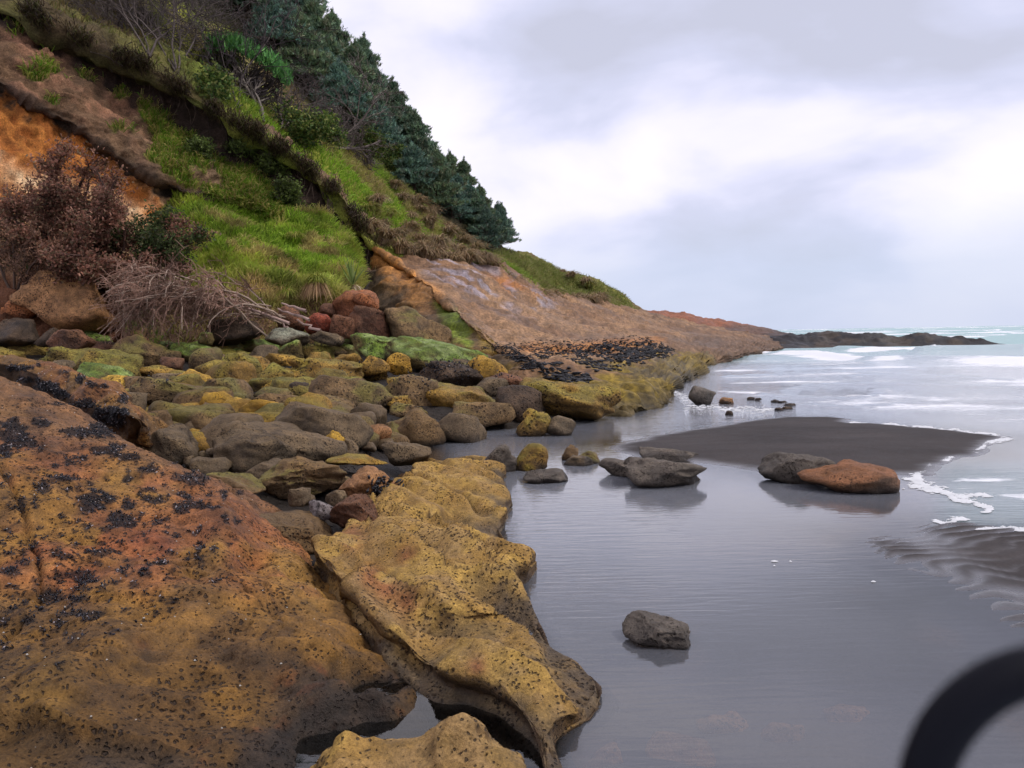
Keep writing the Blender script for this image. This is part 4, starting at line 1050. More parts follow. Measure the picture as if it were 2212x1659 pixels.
# ---- yellow rock cut by the bottom edge
fr = [(60, 1700), (110, 1640), (160, 1580), (240, 1528), (290, 1545), (450, 1562), (560, 1552), (640, 1532), (700, 1482), (830, 1455), (900, 1466), (990, 1530), (1010, 1580), (1080, 1600), (1100, 1660)]
pts = []
for x, y in fr:
    pts.append(P(*cv('E', x, y), 2.60))
    pts.append(P(*cv('E', x, y + 60), 2.45))
    q = P(*cv('E', x, y), 2.60); pts.append([q[0], q[1] + 0.13, -0.12]); pts.append([q[0], q[1] + 0.3, -0.3])
pts += list(PL([('E', 100, 1900, 2.2), ('E', 500, 1720, 2.35), ('E', 500, 1900, 2.15), ('E', 900, 1700, 2.3), ('E', 900, 1900, 2.1), ('E', 760, 1600, 2.42), ('E', 640, 1640, 2.42)]))
q = P(*cv('E', 1130, 1700), 2.5); pts += [[q[0], q[1], -.1], [q[0] + .1, q[1], -.3]]
q = P(*cv('E', 20, 1720), 2.5); pts += [[q[0], q[1], -.1], [q[0] - .15, q[1], -.3]]
def shape_front(Q):
    return 0.03 * fbm(Q * 4.5, 451, 3) + 0.012 * fbm(Q * 10, 453, 3)
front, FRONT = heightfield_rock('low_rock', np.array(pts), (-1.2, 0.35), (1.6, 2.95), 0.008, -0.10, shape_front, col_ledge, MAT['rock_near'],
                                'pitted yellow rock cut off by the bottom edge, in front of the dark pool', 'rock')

# ---- boulders
bm = bmesh.new(); ICO = {}
for sub in (2, 3, 4, 5, 6):
    bm.clear(); bmesh.ops.create_icosphere(bm, subdivisions=sub, radius=1.0)
    ICO[sub] = (np.array([v.co[:] for v in bm.verts]), np.array([[v.index for v in f.verts] for f in bm.faces]))
bm.free()
PAL = {  # (body, second tone, growth on the upper side, how much of it)
    'och': ((182, 138, 52), (132, 102, 54), (200, 156, 48), .55), 'yel': ((218, 164, 44), (156, 118, 46), (232, 184, 48), .6), 'grn': ((128, 108, 58), (104, 88, 56), (128, 160, 44), .85),
    'olv': ((156, 126, 54), (116, 96, 52), (168, 148, 44), .6), 'brn': ((140, 110, 70), (110, 90, 62), (158, 124, 68), .4), 'gry': ((136, 114, 84), (106, 92, 72), (152, 124, 82), .45),
    'drk': ((98, 76, 56), (74, 60, 48), (116, 90, 60), .3), 'org': ((190, 116, 62), (146, 90, 56), (200, 128, 66), .3), 'red': ((200, 88, 46), (150, 70, 44), (208, 104, 54), .3),
    'tan': ((206, 148, 88), (170, 118, 72), (216, 160, 98), .4), 'rbn': ((146, 96, 64), (116, 80, 58), (164, 114, 68), .3), 'stn': ((126, 114, 100), (98, 90, 82), (140, 124, 104), .35), 'slt': ((160, 114, 74), (108, 96, 84), (190, 124, 70), .55), 'lil': ((178, 164, 160), (140, 126, 122), (190, 180, 176), .3), 'pal': ((150, 130, 104), (114, 96, 78), (210, 214, 180), .6)}
def boulder(seed, sub, w, d, h, tilt=0.0, facets=9, p=11.0, lump=0.07, yaw=0.0, rough=0.038):
    r = np.random.default_rng(seed)
    D, F = ICO[sub]
    nn = r.normal(size=(facets, 3)); nn /= np.linalg.norm(nn, axis=1, keepdims=True)
    dist = r.uniform(0.66, 1.0, facets)
    if p > 8:                     # bedding planes and joints: a broken block rather than a pebble
        az = r.uniform(0, 6.28); k_ = r.uniform(-.3, .3, (6, 3))
        blk = np.array([[0, 0, 1.0], [math.cos(az), math.sin(az), .15], [-math.sin(az), math.cos(az), .1], [math.cos(az + 2.5), math.sin(az + 2.5), .2], [math.cos(az + 4), math.sin(az + 4), .55], [math.cos(az + .8), math.sin(az + .8), .6]]) + k_
        blk /= np.linalg.norm(blk, axis=1, keepdims=True)
        nn = np.vstack([nn, blk]); dist = np.concatenate([dist, r.uniform(.40, .70, 6)]); p = p * 3.5
    m = np.maximum(D @ nn.T, 0) / dist
    rad = ((m ** p).sum(1) + 0.9 ** p) ** (-1 / p)
    rad *= 1 + lump * fbm(D * 1.5 + seed * 3.1, seed, 3)
    V = D * rad[:, None]
    ct, st_ = math.cos(tilt), math.sin(tilt)
    V = V * np.array([w, d, h]) / 2
    V = V @ np.array([[ct, 0, -st_], [0, 1, 0], [st_, 0, ct]])
    cy, sy = math.cos(yaw), math.sin(yaw)
    V = V @ np.array([[cy, sy, 0], [-sy, cy, 0], [0, 0, 1]])
    lo, hi = V.min(0), V.max(0)
    V = (V - (lo + hi) / 2) / (hi - lo) * np.array([w, d, h])
    n = vnorm(V, F)
    s = (w * d * h) ** (1 / 3)
    bed = V @ np.array([math.sin(tilt + .2), .15, math.cos(tilt + .2)]) / s * 7 + 1.2 * fbm(V / s * 1.5 + seed, seed + 2, 2)
    V = V + n * (0.022 * s * (np.abs((bed % 1.0) - .5) - .25))[:, None]
    V = V + n * (rough * s * fbm(V / s * 3.6 + seed, seed + 5, 4) - 0.02 * s * np.exp(-((np.abs(fbm(V / s * 1.6 + seed, seed + 8, 2))) / 0.03) ** 2))[:, None]
    return V, F
def boulder_col(V, n, pal, seed, wet):
    b, c, t, k = PAL[pal]
    s = seed * 1.7
    a = fbm(V * 1.6 + s, seed, 3); f = fbm(V * 6 + s, seed + 3, 3)
    col = lerp(lin(*b), lin(*c), sst(-.5, .5, a + .4 * f)[:, None])
    col = lerp(col, lin(*t) * np.ones_like(col), (k * sst(.0, .75, n[:, 2] + .45 * a + .25 * f))[:, None])
    ck = np.exp(-(np.abs(fbm(V * 1.1 + s * 2, seed + 6, 2)) / .022) ** 2) * sst(-.1, .15, vnoise(V * .8 + s, seed + 7))
    col = lerp(col, lin(52, 42, 34) * np.ones_like(col), (.65 * ck)[:, None]) * (1 + .25 * f)[:, None]
    if pal in ('olv', 'och', 'brn'):
        col = lerp(col, lin(150, 146, 52) * np.ones_like(col), (.5 * sst(.25, .7, n[:, 2] * .55 + .5 * a + .3 * f))[:, None])
    if pal == 'grn':
        col = lerp(col, lin(172, 186, 110) * np.ones_like(col), (0.7 * sst(.35, .6, n[:, 2] * .5 + f * .6 + .2 * a))[:, None])
    if wet is not None:
        col = lerp(col, lin(70, 62, 56) * np.ones_like(col), (0.75 * sst(wet + .10, wet + .02, V[:, 2] + .05 * f))[:, None])
    return col
def beach_depth(x, y):
    zz = np.arange(5.5, 32, 0.04)
    pts = CAM + ray(x, y)[None] * zz[:, None]
    g = BEACH(pts[:, 0], pts[:, 1])
    hit = np.where(pts[:, 2] < g)[0]
    return zz[hit[0]] if len(hit) else 30.0
ROCKS = {}
def rock(code, box, pal, tilt=0, label=None, group=None, depth=None, kd=0.85, sub=4, p=11.0, facets=9, water=False, seed=None, sink=0.3, name='boulder', lump=.07, cat='boulder'):
    x0, y0 = cv(code, box[0], box[1]); x1, y1 = cv(code, box[2], box[3])
    xc = (x0 + x1) / 2
    seed = seed or (len(ROCKS) * 7 + 11)
    if depth is None:
        depth = float((Pz(np.array(xc), np.array(y1), np.array(0.0)) - CAM) @ fw) if water else beach_depth(xc, y1)
    hor = 722 - 0.0177 * (xc - 1106)
    a = max((y1 - hor) / FPX, 0.004)
    w = (x1 - x0) * depth / FPX * (1.0 if water else 1.12)
    Hp = (y1 - y0) * depth / FPX
    d = min(w * kd, 0.75 * Hp / a, 1.35 * w)
    d = max(d, 0.45 * w)
    h = max(Hp - d * a * 0.45, 0.28 * Hp)
    Zc = depth + d * 0.42
    top = P(xc, y0, Zc - 0.02 * d)
    # top of a rounded rock shows a little in front of its centre
    ht = h * (1 + sink)
    sub = min(sub, 5 if depth < 7.6 else 4) if sub > 3 else sub
    if depth > 11 and w < 1.15: sub = 3
    V, F = boulder(seed, sub, w * (1 + .42 * d / depth), d, ht, tilt, facets, p, lump)
    c = np.array([P(xc, y1, Zc)[0], top[1], top[2] - ht / 2])
    V = V + c
    n = vnorm(V, F)
    wet = 0.0 if (water or c[2] - ht / 2 < 0.0) else None
    o = make(name, V, F, MAT['rock_near'] if depth < 12 else MAT['rock'], label or 'small olive brown boulder packed among the others below the cliff', cat, group, col=boulder_col(V, n, pal, seed, wet))
    px, py, pz = proj(V)
    ROCKS[o.name] = dict(o=o, V=V, F=F, n=n, px=px, py=py, pz=pz)
    return o
SMALL = 'small boulders filling the rock field'
R1 = [  # (view, box, palette, tilt, label, options)
 ('C', (150, 140, 600, 450), 'tan', .15, 'very large smooth tan boulder beside the bleached branches', dict(depth=23.5, kd=.8, sub=5, p=9, facets=8, sink=.12)),
 ('C', (40, 280, 190, 372), 'org', 0, 'bright orange angular block left of the very large tan boulder', dict(depth=23.8, p=12)),
 ('C', (-20, 310, 62, 375), 'org', .1, 'small orange block at the left picture edge', dict(depth=24, p=12)),
 ('C', (-60, 385, 185, 535), 'drk', .1, 'dark brown boulder at the left edge below the orange blocks', dict(depth=21.6)),
 ('C', (190, 440, 335, 525), 'drk', -.1, 'dark boulder in the shade below the very large tan boulder', dict(depth=21.6)),
 ('C', (280, 450, 500, 560), 'rbn', .1, 'rounded red brown boulder below the very large tan boulder', dict(depth=20.6)),
 ('C', (60, 520, 280, 590), 'olv', .1, 'flat mossy boulder near the left edge', {}),
 ('C', (200, 515, 300, 565), 'olv', .1, 'small mossy stone left of the rounded red brown boulder', {}),
 ('C', (470, 510, 620, 590), 'rbn', .3, 'dark red brown stone tucked behind the mossy sloping boulder', {}),
 ('C', (610, 475, 885, 645), 'brn', .45, 'large bare brown boulder with a pale green patch, leaning right', dict(sub=5)),
 ('C', (1110, 380, 1415, 510), 'drk', -.05, 'broad dark boulder under the tips of the bleached branches', dict(depth=22.5, p=9)),
 ('C', (1440, 440, 1665, 532), 'pal', .1, 'flat boulder crusted with white lichen and littered with twigs', dict(depth=22.2)),
 ('C', (1648, 362, 1790, 462), 'red', .1, 'bright red orange angular rock', dict(depth=22.8, p=14, facets=9)),
 ('C', (1800, 240, 2040, 430), 'org', .35, 'tall angular orange boulder under the flax plant', dict(depth=24, p=14, facets=9, sub=5)),
 ('C', (1900, 330, 2110, 500), 'rbn', .5, 'brown broken boulder leaning against the tall orange one', dict(depth=23.2, p=12)),
 ('C', (1915, 255, 2005, 310), 'org', .3, 'small orange cap stone on top of the tall orange boulder', dict(depth=23.8, p=12, sink=.6)),
 ('C', (1690, 460, 1850, 528), 'gry', .3, 'thin grey wedge shaped stone below the red orange rock', dict(depth=21.8, p=12)),
 ('C', (1780, 370, 1910, 475), 'rbn', .2, 'reddish brown rock right of the bright red orange rock', dict(depth=22.7, p=12)),
 ('C', (1490, 320, 1640, 440), 'rbn', .1, 'brown rock half buried under fallen sticks', dict(depth=24, p=11)),
 ('C', (1730, 310, 1810, 370), 'rbn', .1, 'small brown rock below the tussock with the straw skirt', dict(depth=24, p=11)),
 ('B', (515, 985, 865, 1200), 'brn', .55, 'dark wedge shaped boulder with a straight upper edge, against the slab', dict(depth=22.6, p=14, facets=7)),
 ('B', (590, 1140, 1060, 1320), 'grn', .3, 'long low slab capped with bright green weed', dict(depth=19.2, sub=5, p=9, kd=.6)),
 ('B', (350, 1135, 592, 1268), 'grn', .25, 'boulder with a bright green top left of the long weedy slab', dict(depth=20, sub=5)),
 ('C', (820, 515, 962, 585), 'grn', .1, 'small dark green boulder under the bleached branches', {}),
 ('C', (940, 515, 1180, 630), 'grn', .15, 'round boulder with a pale lichen and green crown', dict(sub=5)),
 ('C', (1165, 508, 1322, 578), 'olv', 0, None, {}),
 ('C', (1310, 498, 1505, 575), 'grn', .1, None, {}),
 ('C', (1495, 508, 1642, 625), 'grn', .3, 'egg shaped yellow green boulder, lowest of the mossy row', {}),
 ('C', (1640, 538, 1802, 622), 'olv', .1, None, {}),
 ('C', (1770, 528, 1892, 585), 'brn', 0, None, {}),
 ('C', (1650, 572, 1802, 655), 'och', .1, None, {}),
 ('C', (1800, 578, 1955, 665), 'och', .1, None, {}),
 ('C', (1430, 580, 1592, 645), 'och', .1, None, {}),
 ('C', (860, 560, 992, 615), 'grn', .1, None, {}),
 ('C', (1275, 565, 1405, 615), 'olv', .1, None, {}),
 ('C', (1395, 540, 1465, 600), 'grn', .1, None, {}),
 ('C', (1070, 465, 1145, 520), 'grn', 0, 'little bright green stone in the dark under the branches', dict(depth=21.5)),
 ('C', (270, 548, 560, 690), 'olv', .3, 'mossy sloping boulder with a green crest, left part of the field', dict(sub=5)),
 ('C', (440, 560, 780, 730), 'olv', .4, 'long olive slab sloping down to the right behind the yellow green ones', dict(sub=5, kd=.6)),
 ('C', (440, 630, 710, 765), 'grn', .35, 'yellow green boulder with a rusty knob at its upper left', dict(sub=5)),
 ('C', (545, 690, 805, 835), 'yel', .4, 'ochre slab slanting down beside the mussel banded ridge', dict(sub=5)),
 ('C', (665, 590, 765, 655), 'grn', .1, None, {}),
 ('C', (755, 640, 965, 725), 'och', .1, None, {}),
 ('C', (875, 595, 992, 675), 'rbn', .1, None, {}),
 ('C', (1030, 548, 1192, 695), 'brn', .3, 'brown block leaning on the large rounded ochre boulder', {}),
 ('C', (1050, 618, 1295, 745), 'och', .2, 'large rounded ochre boulder in the middle of the field', dict(sub=5)),
 ('C', (1180, 570, 1425, 735), 'olv', .6, 'long olive slab sloping right behind the large rounded ochre boulder', dict(sub=5, kd=.6)),
 ('C', (1280, 590, 1455, 685), 'och', .3, None, {}),
 ('C', (1405, 628, 1585, 775), 'olv', .4, 'olive brown block with a straight crack down its face', dict(sub=5)),
 ('C', (1540, 730, 1702, 825), 'drk', .1, 'low dark brown boulder left of the broad grey brown slab', {}),
 ('C', (1555, 598, 1935, 745), 'och', .15, 'rough ochre boulder strewn with strands of black weed', dict(sub=5, lump=.2)),
 ('C', (960, 668, 1165, 785), 'yel', .3, 'knobbly yellow green boulder at the end of the olive slabs', {}),
 ('C', (1080, 708, 1345, 835), 'brn', .25, None, {}),
 ('C', (760, 708, 1285, 880), 'brn', .2, 'large brown slab with mussels on its upper left end', dict(sub=5, kd=.6, p=9)),
 ('C', (695, 798, 885, 865), 'yel', .2, 'flat yellow stone at the right tip of the ridge rock', {}),
 ('C', (1070, 788, 1255, 930), 'yel', -.1, 'bright yellow domed lump in the middle of the field', dict(sub=5)),
 ('C', (1320, 820, 1595, 960), 'yel', .5, 'bright yellow slab with a dark hollow side, sloping right', dict(sub=5, kd=.6)),
 ('C', (895, 848, 1125, 940), 'och', .1, None, {}),
 ('C', (1125, 885, 1435, 980), 'och', .12, 'long flat ochre stone above the dark brown lens shaped one', {}),
 ('C', (1005, 918, 1305, 1030), 'drk', .05, 'dark brown lens shaped boulder', dict(sub=5)),
 ('C', (700, 888, 925, 1090), 'brn', .1, 'brown layered block right of the ridge rock', dict(sub=5, p=11)),
 ('C', (800, 972, 1065, 1190), 'gry', .35, 'squared grey brown block with a tilted top', dict(sub=5, p=14, facets=8)),
 ('C', (1000, 983, 1122, 1065), 'yel', .4, 'small yellow stone wedged behind the squared grey brown block', {}),
 ('C', (1240, 940, 1810, 1180), 'gry', .22, 'broad flat grey slab split by a long crack', dict(sub=5, kd=.7, p=12, facets=8)),
 ('C', (1130, 1010, 1545, 1220), 'gry', .2, 'grey slab sunk in front of the broad cracked one', dict(sub=5, p=12)),
 ('C', (1515, 852, 2005, 1070), 'gry', .15, 'wide domed grey boulder behind the broad cracked slab', dict(sub=5)),
 ('C', (1728, 998, 1852, 1128), 'yel', .5, 'small yellow stone standing upright beside grey pebbles', dict(sub=4)),
 ('C', (1835, 1040, 1935, 1135), 'gry', .2, 'small grey stone right of the upright yellow stone', {}),
 ('C', (1965, 968, 2115, 1085), 'tan', -.2, 'smooth rounded tan boulder below the dark angular one', dict(sub=5, p=4, rough=.01) if False else dict(sub=5, p=4)),
 ('C', (1895, 838, 2085, 998), 'gry', .2, 'dark grey angular boulder above the smooth tan one', dict(sub=5, p=12)),
 ('C', (1685, 698, 2105, 870), 'brn', .08, 'broad grey brown slab with a flat top, centre of the field', dict(sub=5, p=11, kd=.7)),
 ('C', (1385, 760, 1575, 840), 'brn', .15, None, {}),
 ('C', (1395, 800, 1695, 880), 'brn', .1, None, {}),
 ('Q', (110, 375, 460, 610), 'brn', .15, 'tall brown boulder with a fringe of black mussels on top', dict(sub=5, p=11, depth=14.2)),
 ('Q', (300, 440, 910, 630), 'och', .2, 'long brown ochre slab behind the flat grey one at the water', dict(sub=5, p=9, kd=.6, depth=14.3)),
 ('Q', (365, 280, 760, 455), 'drk', .2, 'boulder blanketed in black mussels below the weedy slab', dict(sub=5, depth=16.3)),
 ('Q', (640, 240, 905, 420), 'yel', .2, 'yellow boulder speckled with mussels below the weedy slab', dict(sub=5, depth=16.6)),
 ('Q', (790, 360, 1055, 490), 'rbn', .3, 'brown orange boulder spotted with mussels beside the ledge', dict(sub=5, depth=15.8)),
 ('Q', (560, 555, 990, 730), 'brn', .1, 'flat topped brown slab at the head of the inlet', dict(sub=5, p=13, facets=8, depth=13.2, water=True)),
 ('Q', (440, 630, 800, 850), 'gry', .3, 'grey boulder sloping into the inlet', dict(sub=5, depth=11.8, water=True)),
 ('Q', (100, 600, 510, 860), 'brn', .25, 'dark brown boulder with an overhanging yellow rim, by the inlet', dict(sub=5, depth=11.4, lump=.2)),
 ('Q', (885, 440, 1180, 665), 'drk', .4, 'dark leaning boulder against the ochre ledge', dict(sub=5, p=11, depth=13.8)),
 ('Q', (990, 600, 1260, 775), 'och', .3, 'ochre knobbed rock standing in the inlet', dict(sub=5, depth=12.4, lump=.25, water=True)),
 ('Q', (1200, 650, 1400, 775), 'gry', .1, 'grey hump joined to the ochre knobbed rock in the inlet', dict(sub=5, depth=12.4, water=True)),
 ('Q', (1050, 390, 1660, 700), 'och', .25, 'large overhanging ochre block at the corner of the ledge', dict(sub=5, depth=14.0, p=9, lump=.18, kd=.9, sink=.1)),
 ('Q', (120, 225, 285, 345), 'yel', .4, 'small yellow boulder left of the black hollow', dict(depth=17.5)),
 ('Q', (-60, 240, 140, 360), 'och', .2, None, dict(depth=17.2)),
 ('C', (1455, 1148, 1885, 1350), 'brn', .05, 'dark overhanging boulder with a yellow brown crest, beyond the yellow ledge', dict(sub=5, lump=.2, depth=7.3)),
 ('C', (1300, 1165, 1605, 1320), 'gry', .1, 'grey brown rock left of the dark overhanging boulder', dict(sub=5, depth=7.5)),
 ('C', (1780, 1130, 2075, 1200), 'och', .1, 'low yellow brown ridge stone behind the dark overhanging boulder', dict(sub=5, depth=8.2)),
 ('E', (262, 255, 575, 440), 'tan', .2, 'red brown boulder with a mussel patch at the top of the yellow ledge', dict(sub=5, depth=6.9)),
 ('E', (195, 400, 440, 560), 'rbn', .1, 'dark red brown boulder wedged left of the yellow ledge', dict(sub=5, depth=6.0)),
 ('E', (105, 415, 215, 505), 'lil', 0, 'pale lilac grey cobble among red brown rocks', dict(depth=6.1, p=12)),
 ('E', (10, 360, 110, 440), 'gry', 0, None, dict(depth=6.6)),
 ('E', (180, 370, 280, 440), 'gry', 0, None, dict(depth=6.5)),
 ('E', (455, 140, 660, 250), 'gry', .1, 'grey brown humped boulder at the head of the yellow ledge', dict(sub=5, depth=9)),
 ('E', (885, 160, 1062, 300), 'stn', .05, 'dark grey dome in the pool beside an olive one', dict(sub=5, water=True)),
 ('E', (1052, 155, 1212, 285), 'och', .0, 'rounded olive yellow boulder standing in the pool', dict(sub=5, p=4.5, water=True)),
 ('E', (1095, 275, 1305, 342), 'stn', .05, 'flat grey rock just breaking the water of the pool', dict(sub=4, water=True)),
 ('E', (1272, 165, 1352, 237), 'brn', .1, 'small brown stone, left of a pair in the pool', dict(water=True)),
 ('E', (1350, 190, 1462, 250), 'brn', .3, 'small brown stone, right of a pair in the pool', dict(water=True)),
 ('E', (1282, 214, 1422, 262), 'gry', 0, 'small flat grey stone in front of the pair in the pool', dict(water=True)),
 ('G', (-75, 935, 300, 1040), 'stn', .12, 'low grey shelf of rock running left from the hollow sided rock', dict(sub=5, water=True, p=9)),
 ('G', (60, 925, 512, 1090), 'stn', .18, 'grey rock with a hollow shaded side in the pool', dict(sub=5, water=True, lump=.16)),
 ('G', (125, 868, 460, 940), 'stn', .05, 'flat sandy grey rock half buried in the sand bar', dict(sub=4, water=True, sink=.6)),
 ('G', (778, 898, 1215, 1065), 'stn', .1, 'grey brown rock at the edge of the sand bar, beside the orange one', dict(sub=5, water=True, p=9)),
 ('G', (1005, 948, 1560, 1125), 'slt', .1, 'flat orange and slate rock at the edge of the sand bar', dict(sub=5, water=True, p=10, kd=.7)),
 ('G', (400, 535, 556, 638), 'stn', .35, 'dark triangular rock standing in the wash', dict(sub=5, water=True, p=10)),
 ('G', (563, 597, 641, 634), 'tan', .1, 'small tan stone right of the dark triangular rock', dict(water=True)),
 ('G', (598, 670, 642, 694), 'drk', 0, 'tiny dark stone in the wash near the sand bar', dict(water=True, sub=3)),
 ('H', (48, 453, 418, 628), 'stn', .15, 'lone grey brown stone in the middle of the still pool', dict(sub=5, water=True, p=10, sink=.35)),
 ('C', (1240, 1440, 1770, 1640), 'brn', .12, 'rough flat brown rock between the huge orange rock and the yellow ledge', dict(sub=5, depth=5.6, kd=1.2, p=9, sink=.5)),
 ('C', (1120, 1215, 1420, 1320), 'brn', .1, 'low brown rock behind the brow of the huge orange rock', dict(sub=5, depth=6.8, sink=.5)),
]
for code, box, pal, tilt, label, opt in R1:
    opt = dict(opt)
    if label is None:
        opt['group'] = SMALL
    rock(code, box, pal, tilt, label, **opt)
# grey cobbles round the cracked slab and loose stones in the gaps
r = random.Random(5)
for b in [(1020, 1105, 1118, 1168), (1110, 1085, 1220, 1150), (1040, 1145, 1232, 1245), (985, 1135, 1060, 1200), (1230, 1225, 1322, 1302), (1180, 1040, 1260, 1090), (1840, 1105, 1920, 1150), (1560, 1310, 1690, 1395), (1950, 1060, 2030, 1110), (2040, 1040, 2130, 1100)]:
    rock('C', b, 'gry', 0, 'grey cobble lying in a gap around the broad cracked slab', 'grey cobbles around the cracked slab', sub=3, name='cobble', cat='cobble')
n_fill = 0
while n_fill < 150:
    x = r.uniform(-20, 1090); y = r.uniform(742, 985)
    if x > 900 and y > 860: continue
    dpt = beach_depth(x, y)
    wv = r.uniform(0.35, 1.0) * FPX / dpt
    hv = wv * r.uniform(.34, .55)
    pal = r.choice(['olv', 'och', 'brn', 'gry', 'och', 'olv'] if y > 775 else ['grn', 'olv', 'drk', 'rbn', 'grn'])
    if y > 880: pal = r.choice(['brn', 'gry', 'gry', 'brn', 'och'])
    lab = {'grn': 'small green mossy boulder', 'olv': 'small olive boulder', 'och': 'small ochre boulder', 'brn': 'small brown boulder', 'gry': 'small grey brown boulder', 'drk': 'small dark boulder', 'rbn': 'small red brown boulder'}[pal] + (' in the mossy row under the cliff' if y < 775 else ' packed in the middle of the rock field' if y < 880 else ' in the lower rock field near the inlet')
    rock('F', (x - wv / 2, y - hv, x + wv / 2, y), pal, r.uniform(0, .4), lab, lab.replace('boulder', 'boulders'), sub=3, depth=dpt, sink=.8)
    n_fill += 1

# ---- mussels
def shells(name, patches, surf, parent, per_m2, size, seed, material, col_a, col_b, pale=0.06, up_only=0.0):
    """small pointed shells standing in clusters on a rock; patches: (x, y, rx, ry, density) in picture units"""
    r = np.random.default_rng(seed)
    V, n, px, py = surf['V'], surf['n'], surf['px'], surf['py']
    Pp, Nn = [], []
    area = None
    facing = n @ np.array([0, -.75, .66]) > up_only
    nz = 0.75 * vnoise(V * 22, 5) + .3 * vnoise(V * 55, 6)
    for x, y, rx, ry, den in patches:
        rx, ry = rx * .82, ry * .82
        k = np.where((np.abs(px - x) < 1.2 * rx) & (np.abs(py - y) < 1.2 * ry) & facing)[0]
        e = ((px[k] - x) / rx) ** 2 + ((py[k] - y) / ry) ** 2
        idx = k[(e < 1.35) & (e + nz[k] < .85)]
        if len(idx) == 0: continue
        ext = (np.ptp(V[idx, 0]) + 1e-3) * (np.ptp(V[idx, 1]) + 1e-3)
        zc = surf['pz'][idx].mean()
        cnt = int(min(len(idx), den * per_m2 * 3.14 * (rx * zc / FPX) * (ry * zc / FPX) * 3.0))
        if cnt < 1: cnt = 1
        ch = r.choice(idx, cnt, replace=len(idx) < cnt)
        Pp.append(V[ch]); Nn.append(n[ch])
    Pp = np.vstack(Pp); Nn = np.vstack(Nn)
    k = len(Pp)
    Pp = Pp + r.normal(0, size * .25, Pp.shape)
    dirv = Nn * r.uniform(.1, .9, (k, 1)) + r.normal(0, .6, (k, 3)); dirv /= np.linalg.norm(dirv, axis=1, keepdims=True)
    sx = np.cross(dirv, r.normal(size=(k, 3))); sx /= np.linalg.norm(sx, axis=1, keepdims=True)
    sy = np.cross(dirv, sx)
    ln = size * r.uniform(.55, 1.25, (k, 1)); wd = ln * r.uniform(.42, .6, (k, 1)); th = wd * .62
    # 10-point shell: root, two rings of four, blunt tip
    out = [Pp - dirv * ln * .25]
    for t, s in ((.18, .7), (.62, 1.0)):
        for cx, cy in ((1, 0), (0, 1), (-1, 0), (0, -1)):
            out.append(Pp + dirv * ln * t + sx * wd * .5 * s * cx + sy * th * .5 * s * cy)
    out.append(Pp + dirv * ln * .95)
    VV = np.stack(out, 1).reshape(-1, 3)
    f = []
    for i in range(4):
        j = (i + 1) % 4
        f += [[0, 1 + j, 1 + i, 1 + i], [1 + i, 1 + j, 5 + j, 5 + i], [5 + i, 5 + j, 9, 9]]
    q = np.array([a for a in f if a[2] != a[3]]); t3 = np.array([a[:3] for a in f if a[2] == a[3]])
    off = (np.arange(k) * 10)[:, None, None]
    c = lerp(lin(*col_a), lin(*col_b), r.random((k, 1)) ** 2)
    wh = r.random(k) < pale
    c[wh] = lin(150, 140, 140)
    col = np.repeat(c, 10, 0)
    return make(name, VV, [(q[None] + off).reshape(-1, 4), (t3[None] + off).reshape(-1, 3)], material, kind='stuff', parent=parent, col=col, label='clusters of glossy blue black mussels on the rock')
shells('mussels', MB, BIG, big, 13000, 0.0185, 3, MAT['shell'], (13, 12, 17), (38, 35, 45))
shells('mussels', MR, RIDGE, ridge, 6500, 0.026, 4, MAT['shell'], (13, 12, 17), (36, 33, 42), up_only=-.6)
def specks(surf, parent, k, seed, sz):
    r = np.random.default_rng(seed)
    vis = np.where((surf['n'] @ np.array([0, -.75, .66]) > .2) & (surf['V'][:, 2] > .02))[0]
    i = r.choice(vis, k); q = surf['V'][i] + surf['n'][i] * .002
    s_ = sz * r.uniform(.4, 1.4, (k, 1))
    D = np.array([[1, 0, 0], [0, 1, 0], [-1, 0, 0], [0, -1, 0], [0, 0, .8]])
    V = (q[:, None] + D[None] * s_[:, None]).reshape(-1, 3)
    F = np.vstack([(np.arange(k) * 5)[:, None] + np.array([[a, (a + 1) % 4, 4]]) for a in range(4)])
    make('barnacles', V, F, MAT['foam'], parent=parent, kind='stuff', col=np.ones((len(V), 3)) * np.array([.5, .47, .42]), label='scattered pale barnacles on the rock')
specks(BIG, big, 420, 41, .0045)
specks(RIDGE, ridge, 120, 42, .007)
for key, code, lst in [('tall brown boulder with a fringe', 'Q', [(300, 400, 190, 55, 1), (400, 470, 70, 40, .8)]), ('boulder blanketed in black', 'Q', [(500, 330, 220, 75, 1.2), (640, 390, 130, 60, 1.1), (430, 310, 110, 60, 1.2)]), ('yellow boulder speckled with', 'Q', [(720, 330, 90, 30, .4), (820, 360, 60, 40, .5), (760, 400, 80, 40, .6), (690, 290, 50, 30, .6)]),
                       ('brown orange boulder spotted', 'Q', [(880, 380, 60, 30, .8), (960, 400, 60, 30, .6), (930, 440, 50, 24, .5)]), ('large brown slab with mussels', 'C', [(800, 750, 40, 50, 1), (880, 735, 60, 16, .8), (880, 750, 40, 14, .8)]), ('red brown boulder with a mussel', 'E', [(440, 365, 60, 30, 1.3), (500, 355, 60, 18, 1), (430, 320, 60, 14, .5)]),
                       ('rough ochre boulder strewn', 'C', [(1700, 690, 140, 40, .25), (1850, 690, 90, 30, .4), (1880, 640, 90, 18, .5)])]:
    for rk in ROCKS.values():
        if rk['o']['label'].startswith(key):
            shells('mussels', pats(code, lst), rk, rk['o'], 1400, 0.06, 9, MAT['shell'], (13, 12, 17), (34, 31, 38), pale=.02)
